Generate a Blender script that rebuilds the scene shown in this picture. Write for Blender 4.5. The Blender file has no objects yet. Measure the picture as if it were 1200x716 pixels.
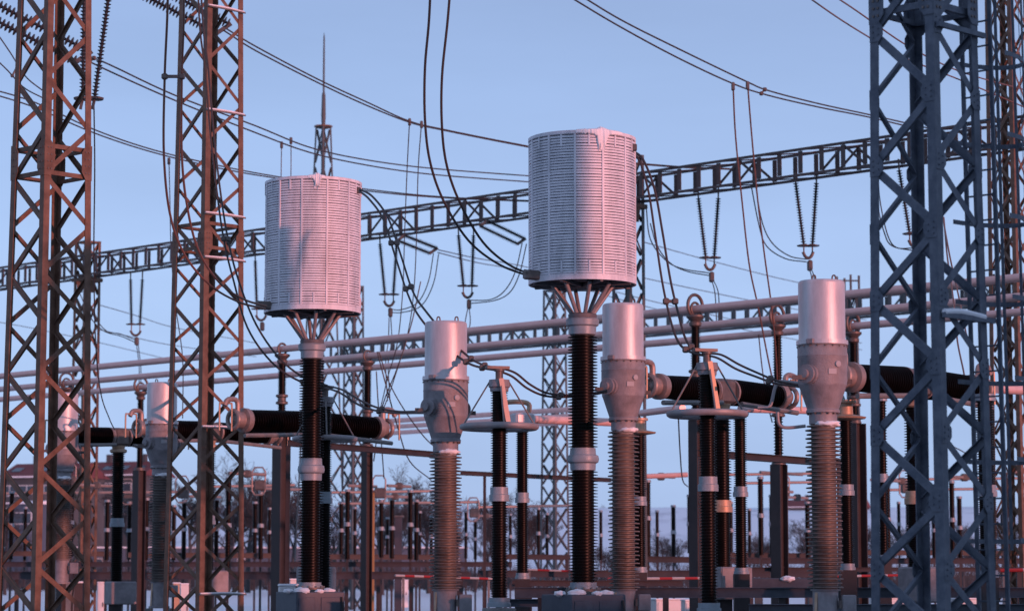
import bpy, bmesh, math, random
from mathutils import Vector, Matrix, noise
R = math.radians
rnd = random.Random(7)
scene = bpy.context.scene
COL = scene.collection

# ------------------------------------------------------------------ camera
F = 3000.0; CX = 600.0; CY = 358.0; HOR = 684.0; CZ = 1.8
PITCH = math.atan((HOR - CY) / F)
cam_d = bpy.data.cameras.new("camera"); cam = bpy.data.objects.new("camera", cam_d); COL.objects.link(cam)
cam_d.sensor_width = 36.0; cam_d.lens = 36.0 * F / 1200.0
cam.location = (0, 0, CZ); cam.rotation_euler = (R(90) + PITCH, 0, 0)
cam_d.clip_start = 0.5; cam_d.clip_end = 6000
cam_d.dof.use_dof = True; cam_d.dof.focus_distance = 45.5; cam_d.dof.aperture_fstop = 2.0
scene.camera = cam

# ------------------------------------------------------------------ light
SUN_AZ = R(43)      # to the right of straight behind the camera
SUN_EL = R(3.0)
world = bpy.data.worlds.new("World"); scene.world = world; world.use_nodes = True
wn = world.node_tree.nodes; wl = world.node_tree.links
bg = wn["Background"]
sky = wn.new("ShaderNodeTexSky"); sky.sky_type = 'NISHITA'; sky.sun_disc = False
sky.sun_elevation = SUN_EL
sky.sun_rotation = math.pi - SUN_AZ
sky.altitude = 100; sky.air_density = 0.3; sky.dust_density = 0.06; sky.ozone_density = 0.5
veil = wn.new("ShaderNodeMix"); veil.data_type = 'RGBA'; veil.inputs[0].default_value = 0.6   # thin even high cloud veil over the dusk sky
vr = wn.new("ShaderNodeValToRGB"); vr.color_ramp.elements[0].color = (0.94, 1.22, 2.10, 1); vr.color_ramp.elements[1].color = (1.18, 1.50, 2.42, 1)
vr.color_ramp.elements[0].position = 0.0; vr.color_ramp.elements[1].position = 0.22
vm = vr.color_ramp.elements.new(0.11); vm.color = (1.32, 1.70, 2.62, 1)
stc = wn.new("ShaderNodeTexCoord"); sxyz = wn.new("ShaderNodeSeparateXYZ"); smr = wn.new("ShaderNodeMapRange")
wl.new(stc.outputs["Generated"], sxyz.inputs[0]); wl.new(sxyz.outputs[2], smr.inputs[0])       # denser low on the horizon, all the way round
smr.inputs[1].default_value = 0.0; smr.inputs[2].default_value = 0.20; smr.inputs[3].default_value = 0.97; smr.inputs[4].default_value = 0.6
wl.new(smr.outputs[0], veil.inputs[0]); wl.new(sxyz.outputs[2], vr.inputs[0]); wl.new(vr.outputs[0], veil.inputs[7])
cn = wn.new("ShaderNodeTexNoise"); cn.inputs["Scale"].default_value = 5.0; cn.inputs["Detail"].default_value = 5
cm = wn.new("ShaderNodeMapping"); cm.inputs[3].default_value = (1, 1, 5); wl.new(stc.outputs["Generated"], cm.inputs[0]); wl.new(cm.outputs[0], cn.inputs["Vector"])
cr = wn.new("ShaderNodeMapRange"); cr.inputs[1].default_value = 0.35; cr.inputs[2].default_value = 0.7; cr.inputs[3].default_value = 0.955; cr.inputs[4].default_value = 1.04; wl.new(cn.outputs[0], cr.inputs[0])
cx_ = wn.new("ShaderNodeVectorMath"); cx_.operation = 'SCALE'; wl.new(veil.outputs[2], cx_.inputs[0]); wl.new(cr.outputs[0], cx_.inputs[3])
wl.new(sky.outputs[0], veil.inputs[6]); wl.new(cx_.outputs[0], bg.inputs[0])
bg.inputs[1].default_value = 0.10
sd = bpy.data.lights.new("sun", 'SUN'); sd.energy = 0.95; sd.angle = R(0.7); sd.color = (1.0, 0.33, 0.27)
sun = bpy.data.objects.new("sun", sd); COL.objects.link(sun)
SUN_DIR = Vector((math.sin(SUN_AZ) * math.cos(SUN_EL), -math.cos(SUN_AZ) * math.cos(SUN_EL), math.sin(SUN_EL)))
sun.rotation_euler = SUN_DIR.to_track_quat('Z', 'Y').to_euler()
scene.view_settings.view_transform = 'Standard'; scene.view_settings.look = 'None'
scene.view_settings.exposure = 1.70; scene.view_settings.gamma = 1.0
scene.view_settings.use_curve_mapping = False

# ------------------------------------------------------------------ geometry helpers
_ct, _st = math.cos(PITCH), math.sin(PITCH)
def P(px, py, D):
    """world point at depth D (metres along +Y) that the photograph shows at pixel px, py"""
    x = (px - CX) / F; y = (CY - py) / F
    dy = _ct - y * _st; dz = _st + y * _ct
    return Vector((x / dy * D, D, CZ + dz / dy * D))
def Z(py, D, px=600): return P(px, py, D).z
def M(pxs, D): return pxs * D / F            # pixels to metres at depth D
TV = Vector((-0.717, 0.697, 0)).normalized()  # along the tubes and beams (away to the left)
UV = Vector((TV.y, -TV.x, 0))                 # across them (away to the right)
def Dt(px, D0): return D0 * 3085.0 / (px + 2485.0)   # depth along a line running with TV that stands D0 deep at mid picture
UP = Vector((0, 0, 1))

class MB:
    def __init__(s): s.v = []; s.f = []; s.smooth = []
    def add(s, vs, fs, sm=False):
        n = len(s.v); s.v += [tuple(v) for v in vs]; s.f += [tuple(i + n for i in f) for f in fs]; s.smooth += [sm] * len(fs); return s
    def box(s, c, size, mat=None):
        x, y, z = [q / 2 for q in size]
        vs = [Vector((a * x, b * y, d * z)) for d in (-1, 1) for b in (-1, 1) for a in (-1, 1)]
        if mat: vs = [mat @ v for v in vs]
        vs = [v + Vector(c) for v in vs]
        return s.add(vs, [(0, 2, 3, 1), (4, 5, 7, 6), (0, 1, 5, 4), (2, 6, 7, 3), (0, 4, 6, 2), (1, 3, 7, 5)])
    def bevbox(s, c, size, b=0.02, mat=None):
        x, y, z = [q / 2 for q in size]
        vs = []
        for dz, ins in ((-z, b), (-z + b, 0), (z - b, 0), (z, b)):
            xx, yy = x - ins, y - ins
            for (a, d) in ((-xx + b, -yy), (xx - b, -yy), (xx, -yy + b), (xx, yy - b), (xx - b, yy), (-xx + b, yy), (-xx, yy - b), (-xx, -yy + b)):
                vs.append(Vector((a, d, dz)))
        if mat: vs = [mat @ v for v in vs]
        vs = [v + Vector(c) for v in vs]
        fs = [tuple(range(7, -1, -1)), tuple(range(24, 32))]
        for k in range(3):
            for i in range(8):
                j = (i + 1) % 8; fs.append((k * 8 + i, k * 8 + j, k * 8 + 8 + j, k * 8 + 8 + i))
        return s.add(vs, fs)
    def bar(s, a, b, w, h, n=UP):
        a, b = Vector(a), Vector(b); d = (b - a).normalized(); n = Vector(n)
        sd_ = d.cross(n)
        if sd_.length < 1e-4: sd_ = d.cross(Vector((1, 0, 0)))
        sd_.normalize(); up = sd_.cross(d)
        vs = [p + sd_ * (i * w / 2) + up * (j * h / 2) for p in (a, b) for j in (-1, 1) for i in (-1, 1)]
        return s.add(vs, [(0, 2, 3, 1), (4, 5, 7, 6), (0, 1, 5, 4), (2, 6, 7, 3), (0, 4, 6, 2), (1, 3, 7, 5)])
    def tube(s, pts, r, seg=8, cap=True, rs=None):
        pts = [Vector(p) for p in pts]; n = len(pts); prev = None; vs = []
        for i, p in enumerate(pts):
            d = (pts[min(i + 1, n - 1)] - pts[max(i - 1, 0)]).normalized()
            if prev is None:
                a = d.cross(UP)
                if a.length < 1e-3: a = d.cross(Vector((1, 0, 0)))
            else:
                a = prev - d * prev.dot(d)
            a.normalize(); prev = a; b = d.cross(a); rr = rs[i] if rs else r
            for k in range(seg):
                t = 2 * math.pi * k / seg; vs.append(p + a * (rr * math.cos(t)) + b * (rr * math.sin(t)))
        fs = []
        for i in range(n - 1):
            for k in range(seg):
                j = (k + 1) % seg; fs.append((i * seg + k, i * seg + j, (i + 1) * seg + j, (i + 1) * seg + k))
        s.add(vs, fs, True)
        if cap:
            m = len(s.v) - len(vs)
            s.f += [tuple(m + k for k in range(seg - 1, -1, -1)), tuple(m + (n - 1) * seg + k for k in range(seg))]; s.smooth += [False, False]
        return s
    def ring(s, c, r, tr, axis=UP, seg=24, ts=6):
        q = Vector(axis).normalized().to_track_quat('Z', 'Y'); vs = []; fs = []
        for i in range(seg):
            t = 2 * math.pi * i / seg
            for k in range(ts):
                u = 2 * math.pi * k / ts; rr = r + tr * math.cos(u)
                vs.append(q @ Vector((rr * math.cos(t), rr * math.sin(t), tr * math.sin(u))) + Vector(c))
        for i in range(seg):
            for k in range(ts):
                i2 = (i + 1) % seg; k2 = (k + 1) % ts
                fs.append((i * ts + k, i2 * ts + k, i2 * ts + k2, i * ts + k2))
        return s.add(vs, fs, True)
    def lathe(s, prof, seg=32, axis=None, c=(0, 0, 0), smooth=True, close=False):
        q = Vector(axis).normalized().to_track_quat('Z', 'Y') if axis is not None else None
        vs = []; c = Vector(c); n = len(prof)
        for r, z in prof:
            for k in range(seg):
                t = 2 * math.pi * k / seg; v = Vector((r * math.cos(t), r * math.sin(t), z))
                vs.append((q @ v if q else v) + c)
        fs = []
        for i in range(n if close else n - 1):
            i2 = (i + 1) % n
            for k in range(seg):
                j = (k + 1) % seg; fs.append((i * seg + k, i * seg + j, i2 * seg + j, i2 * seg + k))
        if not close:
            if prof[0][0] > 1e-5: fs.append(tuple(range(seg - 1, -1, -1)))
            if prof[-1][0] > 1e-5: fs.append(tuple(range((n - 1) * seg, n * seg)))
        return s.add(vs, fs, smooth)
    def prism(s, poly, a, b):
        """extrude list of Vectors (a polygon) from offset a to offset b"""
        n = len(poly); vs = [p + a for p in poly] + [p + b for p in poly]
        fs = [tuple(range(n - 1, -1, -1)), tuple(range(n, 2 * n))] + [(i, (i + 1) % n, n + (i + 1) % n, n + i) for i in range(n)]
        return s.add(vs, fs)
    def mesh(s, name, mat, sharp=True):
        me = bpy.data.meshes.new(name); me.from_pydata(s.v, [], s.f); me.update()
        me.polygons.foreach_set("use_smooth", s.smooth)
        if any(s.smooth) and sharp:
            try: me.set_sharp_from_angle(angle=R(40))
            except Exception: pass
        me.materials.append(mat); return me
    def obj(s, name, mat, parent=None, loc=None):
        return put(name, s.mesh(name, mat), parent, loc)

def put(name, me, parent=None, loc=None, mat=None):
    o = bpy.data.objects.new(name, me); COL.objects.link(o)
    if parent: o.parent = parent
    if loc is not None: o.location = loc
    if mat is not None: o.matrix_basis = mat
    return o
LABELS = {}
def tag(o, label, cat, group=None):
    o["label"] = label; o["category"] = cat
    if group: o["group"] = group
    LABELS.setdefault(label, []).append(o.name)
    return o
def thing(name, label, cat, loc, group=None):
    o = bpy.data.objects.new(name, None); COL.objects.link(o); o.location = loc; o.empty_display_size = 0.2
    return tag(o, label, cat, group)
def struct(o): o["kind"] = "structure"; return o
def stuff(o): o["kind"] = "stuff"; return o
def catmull(pts, per=8):
    pts = [Vector(p) for p in pts]; out = []
    for i in range(len(pts) - 1):
        p0 = pts[i - 1] if i else pts[0] * 2 - pts[1]; p1, p2 = pts[i], pts[i + 1]
        p3 = pts[i + 2] if i + 2 < len(pts) else p2 * 2 - p1
        for k in range(per):
            t = k / per
            out.append(0.5 * ((2 * p1) + (p2 - p0) * t + (2 * p0 - 5 * p1 + 4 * p2 - p3) * t * t + (3 * p1 - p0 - 3 * p2 + p3) * t ** 3))
    out.append(pts[-1]); return out

# ------------------------------------------------------------------ materials
def mat(name, col, rough=0.5, metal=0.0, col2=None, scale=4.0, bump=0.0, bscale=40.0, spec=0.5, coat=0.0, stretch=(1, 1, 1), contrast=(0.35, 0.65), coords='Object'):
    m = bpy.data.materials.new(name); m.use_nodes = True; nt = m.node_tree; b = nt.nodes["Principled BSDF"]
    b.inputs["Base Color"].default_value = (*col, 1); b.inputs["Roughness"].default_value = rough; b.inputs["Metallic"].default_value = metal
    b.inputs["Specular IOR Level"].default_value = spec; b.inputs["Coat Weight"].default_value = coat; b.inputs["Coat Roughness"].default_value = 0.1
    if col2 or bump:
        tc = nt.nodes.new("ShaderNodeTexCoord"); mp = nt.nodes.new("ShaderNodeMapping"); mp.inputs[3].default_value = stretch
        geo = nt.nodes.new("ShaderNodeNewGeometry")
        src = geo.outputs["Position"] if coords == 'World' else tc.outputs[coords]
        nt.links.new(src, mp.inputs[0])
    if col2:
        n = nt.nodes.new("ShaderNodeTexNoise"); n.inputs["Scale"].default_value = scale; n.inputs["Detail"].default_value = 8; n.inputs["Roughness"].default_value = 0.65
        r = nt.nodes.new("ShaderNodeValToRGB"); r.color_ramp.elements[0].position = contrast[0]; r.color_ramp.elements[1].position = contrast[1]
        r.color_ramp.elements[0].color = (*col, 1); r.color_ramp.elements[1].color = (*col2, 1)
        nt.links.new(mp.outputs[0], n.inputs["Vector"]); nt.links.new(n.outputs[0], r.inputs[0]); nt.links.new(r.outputs[0], b.inputs["Base Color"])
        mr = nt.nodes.new("ShaderNodeMapRange"); mr.inputs[3].default_value = max(0.05, rough - 0.1); mr.inputs[4].default_value = min(1, rough + 0.12)
        nt.links.new(n.outputs[0], mr.inputs[0]); nt.links.new(mr.outputs[0], b.inputs["Roughness"])
    if bump:
        n2 = nt.nodes.new("ShaderNodeTexNoise"); n2.inputs["Scale"].default_value = bscale; n2.inputs["Detail"].default_value = 6
        bp = nt.nodes.new("ShaderNodeBump"); bp.inputs["Strength"].default_value = bump; bp.inputs["Distance"].default_value = 0.02
        nt.links.new(mp.outputs[0], n2.inputs["Vector"]); nt.links.new(n2.outputs[0], bp.inputs["Height"]); nt.links.new(bp.outputs[0], b.inputs["Normal"])
    return m
MT = {}
MT['galv'] = mat("galvanised_steel", (0.16, 0.155, 0.15), 0.55, 0.2, (0.24, 0.225, 0.215), 3.0, 0.15, 60, coords='World')
MT['gantry'] = mat("brown_gantry_steel", (0.055, 0.036, 0.033), 0.6, 0.1, (0.105, 0.072, 0.066), 2.0, 0.2, 40, coords='World')
MT['galv_blue'] = mat("shade_blue_mast_steel", (0.055, 0.072, 0.102), 0.55, 0.1, (0.13, 0.15, 0.185), 6.0, 0.2, 50, coords='World')  # blue of the shade put into the right mast's base colour
MT['rusty'] = mat("weathered_steel", (0.105, 0.052, 0.030), 0.6, 0.1, (0.205, 0.118, 0.078), 3.5, 0.2, 50, coords='World')
MT['far_steel'] = mat("distant_steel", (0.06, 0.068, 0.068), 0.6, 0.1, (0.10, 0.105, 0.105), 1.0, coords='World')
MT['trap'] = mat("grey_trap_paint", (0.46, 0.47, 0.51), 0.5, 0.0, (0.80, 0.79, 0.83), 3.4, 0.1, 30, stretch=(1, 1, .22), contrast=(.28, .58), coords='World')
MT['ring'] = mat("dull_ring_aluminium", (0.26, 0.245, 0.25), 0.5, 0.2, (0.34, 0.32, 0.325), 4, 0.05, 40)
MT['trap_core'] = mat("dark_trap_winding", (0.09, 0.09, 0.10), 0.6, 0.0, (0.14, 0.135, 0.145), 6)
MT['ct_al'] = mat("brushed_housing_aluminium", (0.43, 0.39, 0.40), 0.42, 0.3, (0.64, 0.60, 0.61), 2.2, 0.08, 25, stretch=(1.6, 1.6, 0.35), contrast=(.3, .6))
MT['ct_cast'] = mat("cast_housing_metal", (0.18, 0.168, 0.178), 0.55, 0.1, (0.30, 0.28, 0.29), 3.5, 0.35, 45)
MT['porc'] = mat("brown_glazed_porcelain", (0.003, 0.0024, 0.0026), 0.38, 0.0, (0.008, 0.0045, 0.004), 3, spec=0.12)
MT['porc_ct'] = mat("grey_brown_porcelain", (0.07, 0.06, 0.053), 0.5, 0.0, (0.19, 0.162, 0.145), 2.2, spec=0.4)
MT['rubber'] = mat("black_silicone", (0.012, 0.010, 0.011), 0.45)
MT['flange'] = mat("pale_flange_paint", (0.21, 0.26, 0.29), 0.45, 0.1, (0.29, 0.33, 0.36), 6, 0.1, 60)
MT['tube_sunlit'] = mat("sun_pink_busbar", (0.72, 0.44, 0.39), 0.35, 0.1, (0.80, 0.51, 0.46), 2, 0.04, 60, coords='World')  # pink sunset light put into the tubes' base colour
MT['fitting'] = mat("cast_fitting", (0.10, 0.08, 0.075), 0.5, 0.3, (0.16, 0.13, 0.115), 8)
MT['brass'] = mat("warm_terminal_metal", (0.42, 0.27, 0.17), 0.5, 0.3, (0.50, 0.36, 0.26), 8)
MT['cap_metal'] = mat("dull_cap_casting", (0.24, 0.185, 0.165), 0.45, 0.25, (0.33, 0.26, 0.235), 7, 0.1, 50)
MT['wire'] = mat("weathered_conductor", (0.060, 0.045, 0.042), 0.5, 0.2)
MT['wire_lit'] = mat("sunlit_conductor", (0.20, 0.095, 0.07), 0.45, 0.3)  # lit copy of the conductor, red sunlight put into its colour
MT['glass_ins'] = mat("dark_string_insulator", (0.035, 0.042, 0.052), 0.35)
MT['bluebox'] = mat("blue_grey_box_paint", (0.05, 0.062, 0.085), 0.5, 0.1, (0.075, 0.09, 0.115), 5, 0.1, 40)
MT['beam'] = mat("weathered_beam_steel", (0.034, 0.034, 0.045), 0.6, 0.1, (0.062, 0.058, 0.070), 1.4, 0.2, 30, coords='World')
MT['brown_col'] = mat("brown_steel_column", (0.026, 0.021, 0.023), 0.6, 0.05, (0.045, 0.035, 0.036), 1.6, 0.2, 30, coords='World')
MT['ochre'] = mat("ochre_painted_steel", (0.30, 0.16, 0.05), 0.6, 0.0, (0.38, 0.21, 0.08), 2)
MT['cab'] = mat("white_cabinet_paint", (0.68, 0.67, 0.66), 0.5, 0.0, (0.74, 0.73, 0.72), 3)
MT['yellow'] = mat("yellow_notice", (0.75, 0.48, 0.05), 0.5)
MT['red'] = mat("red_barrier_paint", (0.30, 0.018, 0.022), 0.6)
MT['white'] = mat("white_barrier_paint", (0.40, 0.385, 0.39), 0.6)
MT['snow'] = mat("snow", (0.82, 0.83, 0.85), 0.8, 0.0, (0.88, 0.88, 0.89), 3, 0.5, 8, coords='World')
MT["gravel"] = mat("added_gravel_and_snow", (0.05, 0.047, 0.045), 0.9, 0.0, (0.75, 0.76, 0.78), 0.35, 0.4, 6, contrast=(0.50, 0.62), coords="World")
MT['snowhill'] = mat("snow_with_scrub", (0.80, 0.91, 0.98), 0.9, 0.0, (0.30, 0.36, 0.44), 0.10, 0.3, 2, contrast=(0.52, 0.78), stretch=(1, .35, 1), coords='World')
MT['bark'] = mat("grey_bark", (0.04, 0.04, 0.043), 0.9, 0.0, (0.065, 0.062, 0.064), 5)
MT['roof'] = mat("red_roof_tile", (0.12, 0.028, 0.03), 0.7, 0.0, (0.17, 0.045, 0.045), 0.8, coords='World')
MT['render'] = mat("grey_house_render", (0.055, 0.06, 0.066), 0.8, 0.0, (0.08, 0.083, 0.088), 0.4, coords='World')
MT['shed'] = mat("grey_shed_wall", (0.06, 0.085, 0.12), 0.7, 0.0, (0.085, 0.11, 0.15), 0.3, coords='World')
MT['glass'] = mat("window_glass", (0.05, 0.07, 0.09), 0.1)
MT['brick'] = mat("off_white_render", (0.45, 0.43, 0.41), 0.8, 0.0, (0.52, 0.50, 0.48), 0.6, coords='World')

# ------------------------------------------------------------------ mesh cache
CACHE = {}
def cached(key, fn):
    if key not in CACHE: CACHE[key] = fn()
    return CACHE[key]
def unit_angle(m):
    """unit angle-iron: 1 long on Z, 1 wide on X, leg on -Y"""
    def f():
        t = 0.12; b = MB()
        poly = [Vector(p) for p in ((-.5, 0, 0), (-.5, -.8, 0), (-.5 + t, -.8, 0), (-.5 + t, -t, 0), (.5, -t, 0), (.5, 0, 0))]
        poly = [Vector((p.x, p.y * .7, 0)) for p in poly]
        b.prism(poly, Vector((0, 0, 0)), UP); return b.mesh("angle_bar", m)
    return cached(("angle", m.name), f)
def unit_box(m):
    return cached(("ubox", m.name), lambda: MB().box((0, 0, .5), (1, 1, 1)).mesh("flat_bar", m))
def axes_matrix(a, b, n, wx, wy):
    """maps unit bar to run a->b with flat side facing n"""
    d = b - a; L = d.length; z = d / L; y = (n - z * n.dot(z)).normalized(); x = y.cross(z)
    m = Matrix(((x.x * wx, y.x * wy, z.x * L, a.x), (x.y * wx, y.y * wy, z.y * L, a.y), (x.z * wx, y.z * wy, z.z * L, a.z), (0, 0, 0, 1)))
    return m
def angle_bar(name, a, b, n, w, m, parent):
    return put(name, unit_angle(m), parent, mat=axes_matrix(Vector(a), Vector(b), Vector(n), w, w))
def flat_bar(name, a, b, n, wx, wy, m, parent):
    return put(name, unit_box(m), parent, mat=axes_matrix(Vector(a), Vector(b), Vector(n), wx, wy))

def ins_mesh(rc, rs, h, n, m, seg=28, alt=0.0, taper=1.0, edge=.06):
    """ribbed insulator body of height h standing at z=0 with n sheds"""
    def f():
        prof = [(rc, 0)]
        for k in range(n):
            z0 = h * (k + 0.5) / n; p = h / n; fr = 1 + (taper - 1) * (k / n)
            ro = (rs if (k % 2 == 0 or not alt) else rs - alt) * fr; c = rc * fr
            prof += [(c, z0 - 0.20 * p), (ro, z0 - (.04 + edge) * p), (ro, z0 + (edge - .04) * p), (c, z0 + (0.20 + edge) * p)]
        prof.append((rc * taper, h))
        return MB().lathe(prof, seg).mesh("insulator", m)
    return cached(("ins", round(rc, 3), round(rs, 3), round(h, 3), n, m.name, seg, alt, taper, edge), f)
def insulator(parent, x, y, z0, z1, rc, rs, n, m, seg=28, alt=0.0, edge=.06):
    return put("insulator", ins_mesh(rc, rs, z1 - z0, n, m, seg, alt, 1.0, edge), parent, loc=(x, y, z0))
def flange(parent, z0, z1, r, m, name="flange", seg=28, lip=0.0, loc=(0, 0)):
    h = z1 - z0
    if lip:
        prof = [(r * .84, z0), (r * .88, z0 + h * .3), (r, z0 + h * .33), (r * 1.02, z0 + h * .5), (r, z0 + h * .67), (r * .88, z0 + h * .7), (r * .84, z1)]
    else:
        prof = [(r, z0), (r, z0 + h * .45), (r * .9, z0 + h * .5), (r * .9, z1)]
    return MB().lathe(prof, seg, c=(loc[0], loc[1], 0)).obj(name, m, parent)

def ground_h(x, y):
    if y < 110: return 0.0
    g0 = (min(y, 330) - 110) * .0085
    if y < 330: return g0
    t = min(1, (y - 330) / 310.0); t = t * t * (3 - 2 * t)
    return g0 + 18.6 * t + (noise.noise(Vector((x * .01, y * .01, 0))) * 1.6 + noise.noise(Vector((x * .045, y * .045, 2))) * .5) * t + max(0, y - 640) * .012

# ------------------------------------------------------------------ lattice masts
def corners_at(c, s, z):
    h = s / 2
    return [Vector((c[0], c[1], z)) + TV * a * h + UV * b * h for a, b in ((-1, -1), (-1, 1), (1, 1), (1, -1))]
FACE_N = [-TV, UV, TV, -UV]
def lattice(root, s_of, z0, z1, zn, leg_w, brace_w, m, phase=0, brace_m=None, cross=False, legs=True, joined=False):
    """four legs and zigzag lacing between the levels zn, built in the root's own coordinates"""
    bm = brace_m or m
    if legs:
        A, B = corners_at((0, 0), s_of(z0), z0), corners_at((0, 0), s_of(z1), z1)
        for i in range(4):
            e1 = (A[(i + 1) % 4] - A[i]).normalized(); e2 = (A[i - 1] - A[i]).normalized(); t = leg_w * .13
            poly = [Vector((0, 0, 0)), e1 * leg_w, e1 * leg_w + e2 * t, e1 * t + e2 * t, e2 * leg_w + e1 * t, e2 * leg_w]
            b = MB(); b.prism(poly, A[i], B[i]); b.obj("leg", m, root)
    for k in range(len(zn) - 1):
        ca, cb = corners_at((0, 0), s_of(zn[k]), zn[k]), corners_at((0, 0), s_of(zn[k + 1]), zn[k + 1])
        g = (zn[k + 1] - zn[k]) * 0.06
        for i in range(4):
            j = (i + 1) % 4; n = FACE_N[i]
            lo, hi = (ca[i], cb[j]) if (k + phase) % 2 == 0 else (ca[j], cb[i])
            e = (hi - lo); e.z = 0; e.normalize()
            a = lo + e * leg_w * .55 - n * leg_w * .16 + UP * g; b_ = hi - e * leg_w * .55 - n * leg_w * .16 - UP * g
            angle_bar("brace", a, b_, n, brace_w, bm, root)
            if cross:
                lo, hi = (ca[j], cb[i]) if (k + phase) % 2 == 0 else (ca[i], cb[j])
                e = (hi - lo); e.z = 0; e.normalize()
                a = lo + e * leg_w * .55 - n * (leg_w * .2 + brace_w) + UP * g; b_ = hi - e * leg_w * .55 - n * (leg_w * .2 + brace_w) - UP * g
                angle_bar("brace", a, b_, n, brace_w, bm, root)
def tie_ring(root, s, z, leg_w, w, m):
    c = corners_at((0, 0), s, z)
    for i in range(4):
        j = (i + 1) % 4; n = FACE_N[i]; e = (c[j] - c[i]).normalized()
        angle_bar("tie_bar", c[i] + e * leg_w * .2 - n * leg_w * .35, c[j] - e * leg_w * .2 - n * leg_w * .35, n, w, m, root)
def gusset(root, corner, face, c_sign, w, h, m, t=0.012):
    """bolted splice plate on one face beside a leg; c_sign is +1 when the plate runs from corner i towards i+1"""
    n = FACE_N[face]; e = UV if face == 0 else (TV if face == 1 else (-UV if face == 2 else -TV)); e = e * c_sign
    o = corner + n * 0.004
    pts = [(-.01, -h / 2), (w * .6, -h / 2), (w, -h * .28), (w, h * .28), (w * .6, h / 2), (-.01, h / 2)]
    poly = [o + e * a + UP * b for a, b in pts]
    MB().prism(poly, n * 0, n * t).obj("gusset_plate", m, root)
    b = MB()
    for a in (w * .3, w * .62):
        for d in (-.3, -.1, .1, .3):
            p = o + e * a + UP * (h * d) + n * t
            b.lathe([(0.018, -0.002), (0.018, 0.012), (0.0001, 0.013)], 6, axis=n, c=p)
    stuff(b.obj("bolts", MT['fitting'], root))
def mast_frame(px, pyref, D): p = P(px, pyref, D); return Vector((p.x, p.y, 0))

def near_mast(label, px, D, w_top, w_bot, ynodes, leg_w, brace_w, m, phase, bm=None):
    loc = mast_frame(px, 358, D)
    root = thing("lattice_mast", label, "lattice mast", loc, "tall lattice masts in front")
    zt, zb = Z(0, D), Z(716, D); st, sb = M(w_top, D) / 1.414, M(w_bot, D) / 1.414
    s_of = lambda z: sb + (st - sb) * (z - zb) / (zt - zb)
    zn = [Z(y, D) for y in ynodes]
    step = zn[1] - zn[0]
    while zn[0] - step > 0.15: zn.insert(0, zn[0] - step); phase += 1
    lattice(root, s_of, 0.0, zt + 1.2, zn, leg_w, brace_w, m, phase, bm)
    for c in corners_at((0, 0), s_of(0), 0):
        MB().bevbox((c.x, c.y, 0.03), (.5, .5, .3), .03).obj("footing", MT['brick'], root)
    return root, s_of

# left mast
D1 = 52.0
ml, s1 = near_mast("rust brown and blue lattice mast at the left edge of the yard", 57, D1, 88, 110, [716 + 60 - 56.5 * k for k in range(0, 15)], .145, .104, MT['rusty'], 0)
for yy in (177, 208): tie_ring(ml, s1(Z(yy, D1)), Z(yy, D1), .145, .09, MT['rusty'])
for ci, fc in ((0, ((0, 1), (3, -1))), (1, ((0, -1),)), (3, ((3, 1),)), (2, ((2, 1), (1, -1)))):
    z = Z(192, D1); cc = corners_at((0, 0), s1(z), z)[ci]
    for f_, sg in fc: gusset(ml, cc, f_, sg, .24, .72, MT['rusty'])
# second mast
D2 = 62.0
mm, s2 = near_mast("pinkish brown lattice mast with pale step bars, second from the left", 243, D2, 76, 94, [716 + 60 - 46.5 * k for k in range(0, 18)], .15, .088, MT['rusty'], 1)
for yy in (266, 294): tie_ring(mm, s2(Z(yy, D2)), Z(yy, D2), .14, .085, MT['rusty'])
for ci, fc in ((0, ((0, 1), (3, -1))), (1, ((0, -1),)), (3, ((3, 1),)), (2, ((2, 1), (1, -1)))):
    z = Z(287, D2); cc = corners_at((0, 0), s2(z), z)[ci]
    for f_, sg in fc: gusset(mm, cc, f_, sg, .24, .62, MT['rusty'])
for yy in (16, 136, 256, 307, 503, 696):
    z = Z(yy, D2); c = corners_at((0, 0), s2(z), z)
    b = MB(); b.tube([c[0] - TV * .07 - UV * .05, c[1] - TV * .07 + UV * .01], .022, 8); sb_ = b.obj("step_bar", MT['galv'], mm)
    MB().tube(catmull([c[0] - TV * .07 - UV * .03 + UP * .022, (c[0] + c[1]) / 2 - TV * .07 + UP * .04, c[1] - TV * .07 - UV * .03 + UP * .02], 4), .02, 6).obj("snow_cap", MT['snow'], sb_)
# right mast, in the shade
D3 = 30.0
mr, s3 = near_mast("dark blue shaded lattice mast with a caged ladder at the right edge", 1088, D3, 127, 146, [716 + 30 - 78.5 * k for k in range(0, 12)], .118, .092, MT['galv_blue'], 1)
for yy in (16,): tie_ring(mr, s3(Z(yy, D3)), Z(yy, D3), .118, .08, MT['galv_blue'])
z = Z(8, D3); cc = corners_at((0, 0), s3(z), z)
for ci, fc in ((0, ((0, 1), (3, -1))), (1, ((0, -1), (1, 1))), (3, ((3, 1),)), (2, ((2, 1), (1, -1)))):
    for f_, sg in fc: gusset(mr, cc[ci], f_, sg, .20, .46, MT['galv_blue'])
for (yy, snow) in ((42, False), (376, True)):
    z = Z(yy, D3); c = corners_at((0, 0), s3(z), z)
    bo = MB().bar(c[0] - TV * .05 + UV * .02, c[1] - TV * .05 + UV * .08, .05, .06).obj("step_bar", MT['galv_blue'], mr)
    if snow: MB().tube(catmull([c[0] - TV * .05 + UV * .03 + UP * .035, (c[0] * .6 + c[1] * .4) - TV * .05 + UP * .06, c[1] - TV * .05 - UV * .12 + UP * .032], 5), .035, 8).obj("snow_cap", MT['snow'], bo)
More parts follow.
